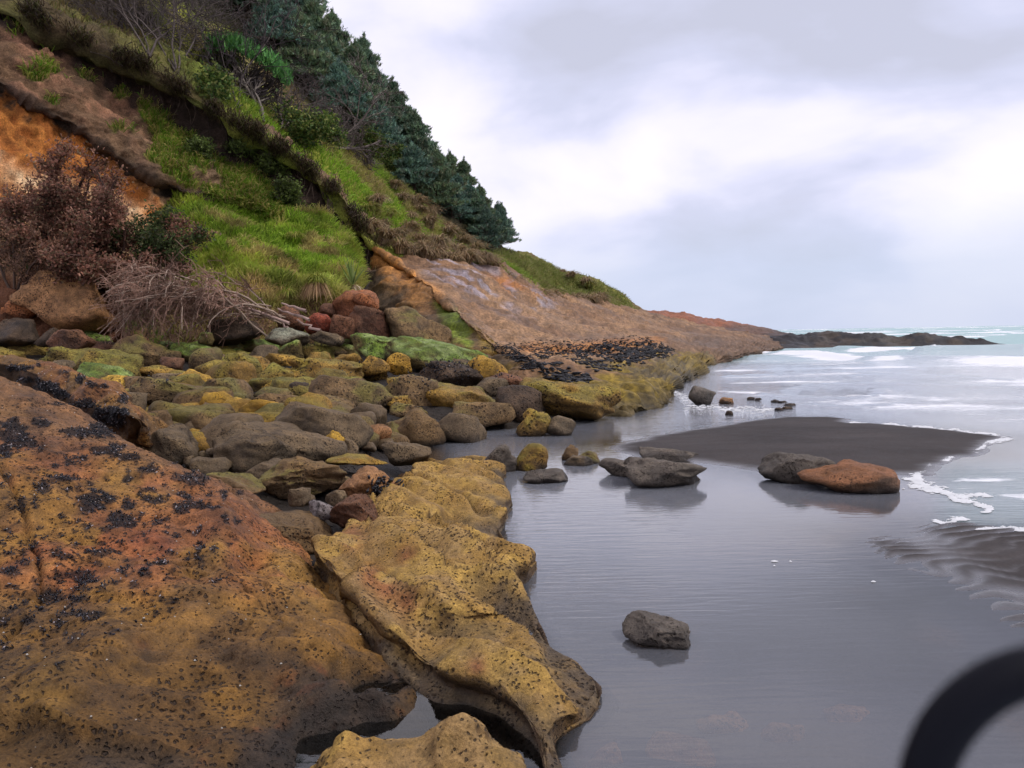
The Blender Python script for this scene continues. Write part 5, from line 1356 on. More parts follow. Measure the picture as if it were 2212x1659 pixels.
# ================================================================== plants, weed, foam, cord
def sample(surf, weight, k, seed):
    """k points spread over a surface by area, thinned by a weight per vertex"""
    r = np.random.default_rng(seed)
    V, F, n = surf['V'], surf['F'], surf['n']
    a = np.linalg.norm(np.cross(V[F[:, 2]] - V[F[:, 0]], V[F[:, -1]] - V[F[:, 1]]), axis=1) * weight[F].mean(1)
    if a.sum() <= 0: return np.zeros((0, 3)), np.zeros((0, 3)), np.zeros(0, int)
    i = r.choice(len(F), k, p=a / a.sum())
    u, v = r.random((k, 1)), r.random((k, 1))
    f = F[i]
    P_ = (V[f[:, 0]] * (1 - u) + V[f[:, 1]] * u) * (1 - v) + (V[f[:, 3]] * (1 - u) + V[f[:, 2]] * u) * v
    return P_, n[f[:, 0]], f[:, 0]
def blades(Pp, Nn, ln, wd, lean, cols, seed, droop=0.35, jit=0.45):
    """narrow bent leaves: 5 points each"""
    r = np.random.default_rng(seed)
    k = len(Pp)
    upv = Nn * 0.45 + np.array([0, 0, .75]) + r.normal(0, jit, (k, 3)) * np.array([1, 1, .4])
    upv /= np.linalg.norm(upv, axis=1, keepdims=True)
    h = (ln[0] + (ln[1] - ln[0]) * r.random((k, 1)))
    side = np.cross(upv, r.normal(size=(k, 3))); side /= np.linalg.norm(side, axis=1, keepdims=True)
    w = wd * r.uniform(.7, 1.3, (k, 1))
    ld = np.array(lean)[None] + r.normal(0, .35, (k, 3)); ld[:, 2] *= .3
    m = Pp + upv * h * .55 + ld * h * droop * .25
    t = Pp + upv * h * (.95 - droop * .35) + ld * h * droop + np.array([0, 0, -1.0]) * h * droop * .35
    VV = np.stack([Pp - side * w / 2, Pp + side * w / 2, m - side * w * .42, m + side * w * .42, t], 1).reshape(-1, 3)
    off = (np.arange(k) * 5)[:, None]
    c = np.repeat(cols, 5, 0).reshape(k, 5, 3)
    c = c * np.array([.7, .7, 1, 1, 1.15])[None, :, None]
    return VV, [off + np.array([[0, 1, 3, 2]]), off + np.array([[2, 3, 4]])], c.reshape(-1, 3)
def mixcols(r, k, *cs):
    i = r.integers(0, len(cs), k)
    base = np.array([lin(*c) for c in cs])[i]
    return base * r.uniform(.75, 1.25, (k, 1)) * GRASS_ALB
GRASS_ALB = 1.3
# ---- grass
rg = np.random.default_rng(31)
s = SURF['mound']
w = sst(672, 640, s['py'] + 12 * fbm(s['V'] * .8, 290, 4)) * (1 - .75 * earth) + .15
Pp, Nn, ix = sample(s, w, 40000, 1)
gsel = sst(-.3, .5, fbm(Pp * .8, 290, 4))[:, None]
drysel = sst(.0, .5, fbm(Pp * 1.3, 295, 3))[:, None]
low_ = sst(560, 655, proj(Pp)[1])[:, None]
c = lerp(mixcols(rg, len(Pp), (118, 146, 42), (134, 152, 56), (100, 124, 40)), mixcols(rg, len(Pp), (140, 156, 54), (150, 148, 70)), gsel * .8)
c = lerp(c, mixcols(rg, len(Pp), (166, 146, 96), (140, 116, 80)), np.clip(drysel * .75 + low_ * .6, 0, .92))
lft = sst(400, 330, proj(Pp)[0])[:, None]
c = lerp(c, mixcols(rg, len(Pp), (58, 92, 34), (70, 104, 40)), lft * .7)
c = c * (1.15 + .45 * fbm(Pp * 1.9, 297, 3))[:, None]
V, F, c = blades(Pp, Nn, (.18, .55), .035, (.25, -.3, 0), c, 2)
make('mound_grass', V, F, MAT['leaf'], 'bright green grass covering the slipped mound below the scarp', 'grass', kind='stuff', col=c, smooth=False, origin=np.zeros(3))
s = SURF['face']
Pp, Nn, ix = sample(s, GFACE, 15000, 3)
c = mixcols(rg, len(Pp), (112, 138, 44), (146, 146, 70), (92, 124, 40), (160, 144, 88))
V, F, c = blades(Pp, Nn, (.2, .6), .035, (.2, -.5, -.2), c, 4, droop=.6)
make('slip_grass', V, F, MAT['leaf'], 'ragged patches of grass hanging on the landslide face', 'grass', kind='stuff', col=c, smooth=False, origin=np.zeros(3))
s = SURF['top']
TP = [(400, 186), (520, 255), (640, 332), (720, 400), (790, 480), (840, 530), (940, 565), (1062, 582), (1125, 615), (1190, 652), (1300, 656), (1388, 692), (1345, 640), (1285, 608), (1190, 575), (1100, 545), (1040, 545), (960, 490), (880, 405), (800, 345), (700, 300), (600, 260), (480, 160)]
w = sst(-6, 8, sdpoly(s['px'], s['py'], TP)) + .12 * sst(-6, 8, sdpoly(s['px'], s['py'], [(60, 10), (180, 60), (400, 180), (480, 160), (200, -20), (60, -60)]))
w = w * (s['pz'] < 88)
Pp, Nn, ix = sample(s, w, 46000, 5)
ppx, ppy, ppz = proj(Pp)
dry = sst(-.1, .5, fbm(Pp * .35, 214, 4))[:, None]
c = lerp(mixcols(rg, len(Pp), (128, 160, 48), (146, 168, 62), (112, 146, 44)), mixcols(rg, len(Pp), (168, 150, 96), (150, 128, 88), (140, 138, 70)), dry * .85)
c = lerp(c, mixcols(rg, len(Pp), (128, 124, 76), (142, 130, 90), (118, 122, 64)) * .9, sst(46, 62, ppz)[:, None] * .8)
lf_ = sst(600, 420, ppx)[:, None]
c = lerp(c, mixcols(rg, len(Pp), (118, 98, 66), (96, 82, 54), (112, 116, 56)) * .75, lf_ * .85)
V, F, c = blades(Pp, Nn, (.22, .55), .05, (.45, -.15, 0), c, 6, droop=.45)
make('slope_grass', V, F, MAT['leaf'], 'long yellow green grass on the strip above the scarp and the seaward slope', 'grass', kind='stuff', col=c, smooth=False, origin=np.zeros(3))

EDGE = np.array([(60, 26), (170, 84), (290, 136), (400, 198), (500, 261), (570, 306), (640, 346), (700, 401), (755, 461), (828, 539)])
_t = rg.uniform(0, 9, 1500); _t = _t[np.sin(_t * 7.1) + np.sin(_t * 17.3 + 1) + rg.normal(0, .5, 1500) > .75][:420]
Pe = np.array([on('top', np.interp(a, range(10), EDGE[:, 0]), np.interp(a, range(10), EDGE[:, 1]) - 2) for a in _t])
Pp = np.repeat(Pe, 16, 0) + rg.normal(0, .16, (len(Pe) * 16, 3))
c = mixcols(rg, len(Pp), (96, 80, 54), (76, 60, 46), (92, 92, 48), (64, 50, 40)) * .6
V, F, c = blades(Pp, np.tile(np.array([[0, -.9, .1]]), (len(Pp), 1)), (.2, .75), .03, (.15, -.5, -.6), c, 8, droop=.9)
make('torn_turf', V, F, MAT['leaf'], 'fringe of torn turf and dead grass hanging over the scarp', 'turf', kind='stuff', col=c, smooth=False, origin=np.zeros(3))
# ---- tussocks of long arching grass
def tussock_mesh(seed, size, k, cs, wind, spread=1.0, skirt=0.0):
    r = np.random.default_rng(seed)
    V_, F4, F3, C_ = [], [], [], []
    az = r.uniform(0, 2 * math.pi, k); lean = r.uniform(.15, 1.0, k) ** .8 * spread
    h = size * r.uniform(.65, 1.15, k)
    base = np.stack([np.cos(az), np.sin(az), 0 * az], -1) * (size * .16 * r.random((k, 1)))
    dirh = np.stack([np.cos(az), np.sin(az), 0 * az], -1) * lean[:, None] + np.array(wind)
    seg = 5; pts = []
    for j in range(seg + 1):
        t = j / seg
        p = base + dirh * (h * .75 * t ** 1.5)[:, None] * .9
        p[:, 2] = h * (t * 1.05 - (.55 + .5 * lean + .6 * skirt) * t * t)
        pts.append(p)
    w = size * .02 * r.uniform(.7, 1.4, (k, 1))
    sd = np.stack([-np.sin(az), np.cos(az), 0 * az], -1)
    vv = []
    for j, p in enumerate(pts):
        ww = w * (1 - .85 * j / seg)
        vv += [p - sd * ww, p + sd * ww]
    VV = np.stack(vv, 1).reshape(-1, 3)
    off = (np.arange(k) * (2 * seg + 2))[:, None]
    F = np.vstack([off + np.array([[2 * j, 2 * j + 1, 2 * j + 3, 2 * j + 2]]) for j in range(seg)])
    c = mixcols(r, k, *cs)
    c = np.repeat(c, 2 * seg + 2, 0)
    return VV, F, c
BRN = [(146, 122, 90), (124, 102, 76), (112, 100, 68), (104, 86, 68), (164, 142, 108)]
GRN = [(122, 128, 58), (140, 134, 70), (104, 112, 50), (150, 130, 84)]
TUS = [(798, 498, 1.5, 'B'), (826, 520, 1.4, 'B'), (805, 462, 1.3, 'G'), (862, 540, 1.5, 'B'), (888, 552, 1.6, 'B'), (915, 560, 1.6, 'B'), (945, 566, 1.7, 'B'), (975, 568, 1.6, 'B'), (1005, 574, 1.6, 'B'), (1035, 580, 1.6, 'B'), (1062, 590, 1.6, 'B'),
       (930, 492, 1.5, 'B'), (965, 512, 1.6, 'B'), (1000, 528, 1.6, 'B'), (1030, 545, 1.6, 'B'), (868, 430, 1.4, 'B'), (895, 440, 1.4, 'B'), (905, 520, 1.4, 'B'), (985, 545, 1.5, 'B'), (1085, 605, 1.5, 'B'), (1112, 618, 1.5, 'B'), (945, 530, 1.5, 'B'), (840, 470, 1.2, 'G'), (850, 405, 1.2, 'B'),
       (1165, 645, 1.7, 'B'), (1192, 652, 1.8, 'B'), (1220, 655, 1.8, 'B'), (1248, 657, 1.8, 'B'), (1272, 655, 1.8, 'B'), (1290, 648, 1.6, 'B'), (1262, 612, 1.6, 'B'), (1275, 618, 1.4, 'G'), (1130, 630, 1.4, 'B'), (1215, 588, 1.3, 'B'), (1238, 598, 1.3, 'B'), (1372, 690, 1.3, 'B'), (1386, 694, 1.2, 'B'), (1300, 640, 1.3, 'G')]
TM = {}
for t_ in 'BG':
    for v_ in range(3):
        V, F, c = tussock_mesh(900 + v_ + (7 if t_ == 'G' else 0), 1.0, 260, BRN if t_ == 'B' else GRN, (.22, -.1, 0), .72)
        me = mesh_data('tussock_blades', V, F, c, False); me.materials.append(MAT['leaf']); TM[t_, v_] = me
def tus_label(x, y, t_):
    if x < 850: return ('brown' if t_ == 'B' else 'olive') + ' grass tussock drooping over the dark scarp above the slab'
    if x < 920 and y < 480: return 'wispy brown tussock standing against the pines above the grass strip'
    if x < 1125: return 'brown arching tussock in the crowded bank above the sandstone slab'
    if x < 1300: return 'distant brown tussock along the lower edge of the seaward slope'
    return 'small tussock on the green knob at the foot of the hill'
for _x, _y in [(815, 445), (880, 500), (915, 535), (950, 545), (1015, 555), (1050, 565), (870, 515), (835, 495), (990, 520), (940, 465), (905, 460), (1070, 575), (975, 500), (890, 475)]:
    TUS.append((_x, _y, 1.35, 'B'))
for i, (x, y, sz, t_) in enumerate(TUS):
    p = on('top', x, y)
    o = bpy.data.objects.new('grass_tussock', TM[t_, i % 3]); scene.collection.objects.link(o)
    o.location = p - np.array([0, 0, .08]); sz *= rg.uniform(.95, 1.4); o.scale = (sz * 1.1, sz * 1.1, sz); o.rotation_euler = (rg.uniform(-.1, .25), rg.uniform(-.1, .3), rg.uniform(-1.6, 1.6))
    lb = tus_label(x, y, t_)
    tag(o, lb, 'tussock', 'tussocks: ' + lb)
# tussock with a skirt of dead straw, on the mound
p = on('mound', 688, 640)
root = empty('skirted_tussock', p, 'green tussock with a hanging straw skirt at the foot of the mound', 'tussock')
V, F, c = tussock_mesh(951, 1.25, 420, [(126, 132, 52), (146, 142, 66), (110, 120, 44)], (.0, -.1, 0), .7)
make('green_blades', V + p + np.array([0, 0, .25]), F, MAT['leaf'], parent=root, col=c, smooth=False)
V, F, c = tussock_mesh(952, 1.15, 360, [(176, 150, 108), (150, 122, 88), (128, 100, 74)], (.0, -.3, 0), .8, skirt=.75)
make('straw_skirt', V + p + np.array([0, -.05, .25]), F, MAT['leaf'], parent=root, col=c, smooth=False)
for (x, y, sz, lb) in [(628, 640, .9, 'low yellowing tussock left of the skirted one'), (590, 470, .8, 'grass tussock hanging at the top of the mound'), (640, 520, .9, 'yellow green tussock below the scarp at the head of the mound'), (535, 445, .8, 'tussock hanging off the rim of the brown soil slab')]:
    p = on('mound', x, y)
    V, F, c = tussock_mesh(int(x), sz, 240, [(140, 146, 58), (164, 150, 84), (120, 132, 46)], (.1, -.25, 0), .9, skirt=.2)
    make('grass_tussock', V + p, F, MAT['leaf'], lb, 'tussock', col=c, smooth=False)
# flax: stiff sword leaves over dead drooping ones
p = on('mound', 762, 632) + np.array([.1, -.4, -.1])
root = empty('flax_plant', p, 'flax plant with sword leaves and a pale dead skirt beside the slab', 'plant')
def sword(r, base, az, el, ln, wd, bend):
    d = np.array([math.cos(az) * math.cos(el), math.sin(az) * math.cos(el), math.sin(el)])
    sd = np.array([-math.sin(az), math.cos(az), 0])
    pts = []
    for j in range(7):
        t = j / 6
        q = base + d * ln * t + np.array([0, 0, -bend * ln * t * t])
        w = wd * (1 - t) ** .6 * (.55 + .9 * min(t * 3, 1) * .5)
        pts += [q - sd * w, q + sd * w]
    return np.array(pts)
r_ = np.random.default_rng(61)
for nm, k, el, bend, cs, l0 in [('sword_leaf', 26, (.75, 1.4), .12, [(110, 126, 66), (134, 146, 88), (86, 104, 54)], (.8, 1.35)), ('dead_leaf', 26, (-.2, .5), .75, [(190, 172, 140), (150, 130, 104), (120, 100, 80)], (.7, 1.1))]:
    for i in range(k):
        V = sword(r_, p + np.array([0, 0, .35]), r_.uniform(0, 6.28), r_.uniform(*el), r_.uniform(*l0), .035, bend)
        make(nm, V, np.array([[2 * j, 2 * j + 1, 2 * j + 3, 2 * j + 2] for j in range(6)]), MAT['leaf'], parent=root, col=np.repeat(mixcols(r_, 1, *cs), 14, 0), smooth=False)

# ---- wood: branching tubes
def tubes(lines, sides=4):
    """list of (points (m,3), radii (m,)) -> one mesh of tapered tubes"""
    Vs, Fs, off = [], [], 0
    ang = np.linspace(0, 2 * math.pi, sides, endpoint=False)
    for pts, rad in lines:
        pts = np.asarray(pts); m = len(pts)
        tg = np.gradient(pts, axis=0); tg /= np.linalg.norm(tg, axis=1, keepdims=True) + 1e-9
        ref = np.array([0.3, 0.2, 0.93]) if abs(tg[0, 2]) < .8 else np.array([1.0, 0, 0])
        a = np.cross(tg, ref); a /= np.linalg.norm(a, axis=1, keepdims=True) + 1e-9
        b = np.cross(tg, a)
        ring = pts[:, None] + (a[:, None] * np.cos(ang)[None, :, None] + b[:, None] * np.sin(ang)[None, :, None]) * np.asarray(rad)[:, None, None]
        Vs.append(ring.reshape(-1, 3))
        i = np.arange(m - 1)[:, None] * sides; j = np.arange(sides)[None]
        f = np.stack([i + j, i + (j + 1) % sides, i + sides + (j + 1) % sides, i + sides + j], -1).reshape(-1, 4)
        Fs.append(f + off); off += m * sides
    return np.vstack(Vs), np.vstack(Fs)
def grow(r, start, d, ln, rad, level, out, tips, kids=(5, 6, 5), wig=.25, grav=0.0, spread=.8, shrink=.55, upw=0.0):
    m = max(4, int(6 - level))
    pts = [np.array(start, float)]; d = np.array(d, float); d /= np.linalg.norm(d)
    for j in range(m):
        d = d + r.normal(0, wig, 3) * .5 + np.array([0, 0, upw - grav * (j + 1) / m])
        d /= np.linalg.norm(d)
        pts.append(pts[-1] + d * ln / m)
    pts = np.array(pts)
    out.append((level, pts, np.linspace(rad, rad * .45, m + 1)))
    if level >= len(kids):
        tips.append((pts[-1], d)); tips.append((pts[m // 2], d))
        return
    for i in range(kids[level]):
        t = r.uniform(.25, 1.0)
        q = np.array([np.interp(t * m, range(m + 1), pts[:, a]) for a in range(3)])
        nd = d + r.normal(0, spread, 3)
        grow(r, q, nd, ln * shrink * r.uniform(.7, 1.3), rad * .5, level + 1, out, tips, kids, wig, grav, spread, shrink, upw)
def woody(name, label, cat, base, stems, seed, kids, ccol, tipcol=None, rad=.06, leafn=0, leafsize=.08, leafcol=None, group=None, leafname='foliage', min_rad=.006, **kw):
    r = np.random.default_rng(seed)
    root = empty(name, base, label, cat, group)
    out, tips = [], []
    for (bx, d, ln) in stems:
        grow(r, np.array(base) + np.array(bx), d, ln, rad, 0, out, tips, kids, **kw)
    big_ = [(p, np.maximum(q, min_rad)) for l, p, q in out if l <= 1]; fine = [(p, np.maximum(q, min_rad)) for l, p, q in out if l > 1]
    for nm, ls, cl in (('branches', big_, ccol), ('twigs', fine, tipcol or ccol)):
        if not ls: continue
        V, F = tubes(ls, 4 if nm == 'branches' else 3)
        c = np.ones_like(V) * lin(*cl) * .7 * (1 + .3 * vnoise(V * 2.5, seed))[:, None]
        make(nm, V, F, MAT['bark'], parent=root, col=c, kind='stuff' if nm == 'twigs' else None)
    if leafn:
        tp = np.array([t[0] for t in tips]); wl = np.clip(.35 + fbm(tp * 1.6, seed, 2), .02, None); i = r.choice(len(tp), leafn, p=wl / wl.sum())
        Pp = tp[i] + r.normal(0, leafsize * 1.5, (leafn, 3))
        c = mixcols(r, leafn, *leafcol) * (1 + .4 * fbm(Pp * 2.2, seed + 3, 2))[:, None]
        V, F, c = blades(Pp, r.normal(size=(leafn, 3)), (leafsize * .8, leafsize * 1.8), leafsize * .6, (0, 0, 0), c, seed + 1, droop=.2, jit=.9)
        make(leafname, V, F, MAT['leaf'], parent=root, col=c, smooth=False, kind='stuff')
    return root
GT = (104, 92, 88)
def stems_at(p, tips_px, depth):
    """stems from p towards picture points at given depths"""
    o = []
    for x, y, dz in tips_px:
        q = P(x, y, depth + dz); v = q - p
        o.append(((0, 0, 0), v, np.linalg.norm(v)))
    return o
# grey leafless shrubs on the hillside
p = on('top', 385, 160)
woody('bare_shrub', 'largest grey leafless shrub, spreading over the turf above the landslide', 'shrub', p, stems_at(p, [(250, 20, 1), (300, -10, 0), (340, -40, 2), (390, 0, 0), (420, 40, -1), (280, 70, -1), (430, 90, 0), (360, 60, -2)], 41), 71, (10, 9, 6), (104, 92, 86), GT, rad=.05, spread=.55, shrink=.42, min_rad=.012)
p = on('top', 330, 120)
woody('bare_shrub', 'grey leafless shrub at the top edge, left of the largest one', 'shrub', p, stems_at(p, [(180, 0, 0), (230, -40, 1), (280, -60, 0), (330, 0, -1), (250, 50, -1)], 40), 72, (9, 8, 5), (98, 86, 80), (96, 84, 76), rad=.05, spread=.55, shrink=.42, min_rad=.012)
p = on('top', 520, 235)
woody('bare_shrub', 'dark twiggy shrub under the windswept green canopy', 'shrub', p, stems_at(p, [(460, 110, 0), (500, 120, 1), (540, 130, 0), (580, 160, -1), (600, 200, 0), (480, 160, -1)], 41), 73, (8, 7, 5), (84, 74, 70), (84, 74, 74), rad=.05, spread=.6, shrink=.42, min_rad=.012)
p = on('top', 610, 275)
woody('bare_shrub', 'grey brown leafless thicket right of the leaning snag', 'shrub', p, stems_at(p, [(600, 190, 0), (640, 205, 1), (665, 225, 0), (690, 260, 0), (590, 225, -1), (640, 240, -1)], 43), 74, (8, 7, 5), (112, 98, 92), (106, 94, 90), rad=.07, spread=.6, shrink=.42, min_rad=.013)
p = on('top', 730, 318)
woody('bare_shrub', 'pale leafless thicket between the grass strip and the pines', 'shrub', p, stems_at(p, [(690, 250, 0), (720, 240, 1), (750, 270, 0), (775, 300, 0), (790, 330, 0), (735, 280, -1)], 47), 75, (8, 7, 5), (128, 114, 106), (118, 106, 100), rad=.07, spread=.6, shrink=.42, min_rad=.014)
# leaning snag
p = on('top', 568, 268)
woody('dead_snag', 'leaning grey dead tree at the brink of the scarp', 'dead tree', p, stems_at(p, [(505, 150, 0), (540, 190, .5), (560, 180, 0), (500, 220, -.5)], 37.5), 76, (6, 4), (140, 128, 116), (130, 118, 108), rad=.09, spread=.5, shrink=.4, min_rad=.012)
# rust brown dead shrub in front of the bluff
p = P(165, 640, 25.2)
woody('brown_shrub', 'big rust brown dying shrub in front of the orange bluff', 'shrub', p, stems_at(p, [(60, 425, .3), (130, 398, 0), (200, 392, .4), (250, 425, 0), (290, 470, -.4), (310, 510, -.6), (270, 530, -1), (200, 450, -1), (110, 430, -1), (40, 450, .2), (20, 500, -.5), (250, 430, -.8), (90, 520, -1.2), (180, 540, -1.2)], 25.2), 77,
      (7, 6, 4), (84, 62, 54), (112, 78, 66), rad=.09, spread=.6, shrink=.36, min_rad=.01, leafn=46000, leafsize=.082, leafcol=[(138, 96, 78), (120, 80, 64), (150, 112, 92), (100, 70, 58), (116, 98, 74)])
p = P(30, 650, 24.6)
woody('twiggy_shrub', 'grey brown twiggy shrub at the left edge below the rust brown one', 'shrub', p, stems_at(p, [(-20, 480, 0), (30, 500, -.3), (80, 500, 0), (110, 540, -.6), (60, 560, -.8), (130, 580, -.6)], 24.6), 78, (7, 6, 4), (110, 88, 74), (140, 108, 90), rad=.05, spread=.6, shrink=.4, min_rad=.009, leafn=4000, leafsize=.055, leafcol=[(130, 98, 74), (150, 112, 88)])
for bx, by, lb, sd in [(70, 655, 'dark green bush low at the left edge under the brown shrub', 79), (250, 640, 'dark green bush in the shade behind the very large tan boulder', 80), (345, 600, 'green bush between the brown shrub and the bright mound', 81)]:
    p = P(bx, by, 25.8)
    woody('green_bush', lb, 'bush', p, stems_at(p, [(bx - 75, by - 95, 0), (bx - 30, by - 115, .2), (bx + 30, by - 105, 0), (bx + 70, by - 80, -.3), (bx, by - 70, -.6)], 25.8), sd, (6, 5), (60, 54, 40), rad=.04, spread=.7, shrink=.5, leafn=5000, leafsize=.09, leafcol=[(62, 76, 40), (76, 90, 48), (54, 60, 36), (84, 82, 52)])
# bleached fallen branches: limbs thrown left from the butt, arching over and drooping
p = P(600, 694, 23.4)
root = empty('fallen_branches', p, 'tangle of bleached grey pink dead branches fallen on the boulders', 'dead branches')
r = np.random.default_rng(82)
limbs, twl = [], []
def bez(a, b, c, m):
    t = np.linspace(0, 1, m)[:, None]
    return a * (1 - t) ** 2 + 2 * b * t * (1 - t) + c * t * t
for i in range(58):
    f = r.uniform(0, .95)
    sx, sy = 610 - 330 * f + r.normal(0, 16), 690 - 70 * f + r.normal(0, 18)
    ex, ey = r.uniform(212, 480), r.uniform(592, 728)
    ex = min(ex, sx - 40)
    dz = r.uniform(-1.5, .5)
    q0 = P(sx, sy, 23.2 + dz * .4); q2 = P(ex, ey, 22.4 + dz); q1 = P((sx + ex) / 2 - 25, min(sy, ey) - r.uniform(15, 75), 22.8 + dz)
    pts = bez(q0, q1, q2, 10) + r.normal(0, .025, (10, 3))
    limbs.append((pts, np.linspace(.03, .010, 10) * r.uniform(.5, 1.4)))
    for k in range(13):
        t = r.uniform(.2, 1.0); k0 = min(int(t * 9), 8)
        q = pts[k0]; d = pts[k0 + 1] - pts[k0]; d /= np.linalg.norm(d)
        nd = d * r.uniform(.3, 1) + r.normal(0, .75, 3) + np.array([0, 0, -.15]); L_ = r.uniform(.3, .95)
        e = q + nd / np.linalg.norm(nd) * L_
        tw = bez(q, (q + e) / 2 + r.normal(0, .09, 3) + [0, 0, .05], e + [0, 0, -.12 * L_], 6)
        twl.append((tw, np.linspace(.012, .0085, 6)))
        for k2 in range(3):
            a = tw[r.integers(1, 5)]; nd = d + r.normal(0, .8, 3) + np.array([0, 0, -.25]); e = a + nd / np.linalg.norm(nd) * r.uniform(.12, .42)
            twl.append((bez(a, (a + e) / 2 + r.normal(0, .04, 3), e, 4), np.linspace(.0095, .0075, 4)))
V, F = tubes(limbs, 5)
make('branches', V, F, MAT['bark'], parent=root, col=np.ones_like(V) * lin(184, 160, 140) * .75)
V, F = tubes(twl, 3)
make('twigs', V, F, MAT['bark'], parent=root, kind='stuff', col=np.ones_like(V) * lin(158, 124, 106) * .8 * (1 + .45 * vnoise(V * 1.3, 5))[:, None])
for i, (a, b, lb) in enumerate([((625, 700), (478, 640), 'thick bleached limb at the butt of the fallen branches'), ((660, 672), (610, 655), 'pale split stick, uppermost by the boulders'), ((668, 690), (600, 668), 'pale driftwood stick below the split one'), ((690, 715), (640, 690), 'thin stick lying over the lichen crusted boulder'), ((640, 730), (600, 690), 'short brown stick leaning beside the broad dark boulder')]):
    q0 = P(a[0], a[1], 22.4); q1 = P(b[0], b[1], 22.7)
    t = np.linspace(0, 1, 7)[:, None]
    pts = q0 + (q1 - q0) * t + .03 * np.random.default_rng(i).normal(size=(7, 3))
    V, F = tubes([(pts, np.linspace(.05, .025, 7))], 6)
    make('driftwood_stick', V, F, MAT['bark'], lb, 'stick', col=np.ones_like(V) * lin(190, 160, 146) * .75)
for (x0, y0, tips, lb, sd) in [(580, 668, [(535, 600, 0), (528, 570, 0)], 'thin dead sapling leaning left in front of the mound', 83), (540, 655, [(490, 590, 0), (450, 572, 0)], 'arching dead stem over the bleached branches', 84)]:
    p = P(x0, y0, 23.8)
    woody('dead_sapling', lb, 'sapling', p, stems_at(p, tips[:1], 23.6), sd, (3,), (104, 76, 62), rad=.03, spread=.5, shrink=.4, min_rad=.01)
# leafy shrubs above the grass strip and on the slip
for x, y, h, lb, sd in [(655, 300, 46, 'round dark green shrub at the head of the grass strip', 85), (700, 300, 34, 'olive shrub right of the round dark green one', 86), (475, 165, 34, 'mid green shrub below the bare thicket on the turf', 87), (470, 205, 26, 'low green shrub at the turf edge', 88), (850, 372, 40, 'olive green bush where the pines meet the grass', 89), (800, 345, 44, 'grey green bush below the pines', 90)]:
    p = on('top', x, y); dp = float((p - CAM) @ fw)
    woody('green_shrub', lb, 'shrub', p, stems_at(p, [(x - h * .7, y - h * .7, 0), (x - h * .2, y - h, .3), (x + h * .3, y - h * .95, 0), (x + h * .75, y - h * .5, -.2), (x, y - h * .5, -.8)], dp), sd, (6, 5), (70, 62, 48), rad=.05, spread=.75, shrink=.5, leafn=3500, leafsize=.13, leafcol=[(70, 92, 40), (92, 108, 48), (54, 74, 34), (110, 112, 58)])
for x, y, h, lb, sd in [(585, 372, 30, 'dark green shrub in the hollow under the turf edge', 91), (520, 325, 24, 'shaded green shrub clinging below the scarp', 92), (612, 432, 24, 'leafy green weed at the head of the mound', 93), (430, 330, 16, 'leafy green weed on the brown soil slab', 94)]:
    p = on('face', x, y); dp = float((p - CAM) @ fw)
    woody('green_shrub', lb, 'shrub', p, stems_at(p, [(x - h * .8, y - h * .6, -.3), (x - h * .2, y - h, -.2), (x + h * .3, y - h * .9, -.2), (x + h * .8, y - h * .4, -.4), (x, y - h * .4, -.8)], dp), sd, (6, 5), (70, 62, 48), rad=.03, spread=.75, shrink=.5, leafn=2200, leafsize=.1, leafcol=[(74, 88, 40), (92, 104, 48), (62, 70, 36)])
# roots hanging from the torn turf
r = np.random.default_rng(97)
for i in range(90):
    t = r.uniform(1.2, 8.6); x = np.interp(t, range(10), EDGE[:, 0]); y = np.interp(t, range(10), EDGE[:, 1])
    L_ = r.uniform(18, 80); q = []
    sx = r.uniform(-.35, .6)
    for j in range(7):
        f = j / 6
        pt = on('face', x + sx * L_ * f + r.normal(0, 2.2), y + 2 + L_ * f)
        q.append(pt + np.array([0, -.22 - .1 * math.sin(f * 3), 0]))
    q = np.array(q); q[1:-1] = (q[:-2] + 2 * q[1:-1] + q[2:]) / 4
    V, F = tubes([(q, np.linspace(.026, .01, 7))], 4)
    make('root', V, F, MAT['bark'], parent=face, col=np.ones_like(V) * lin(*[(92, 76, 66), (120, 100, 86), (74, 60, 52)][i % 3]) * .7)

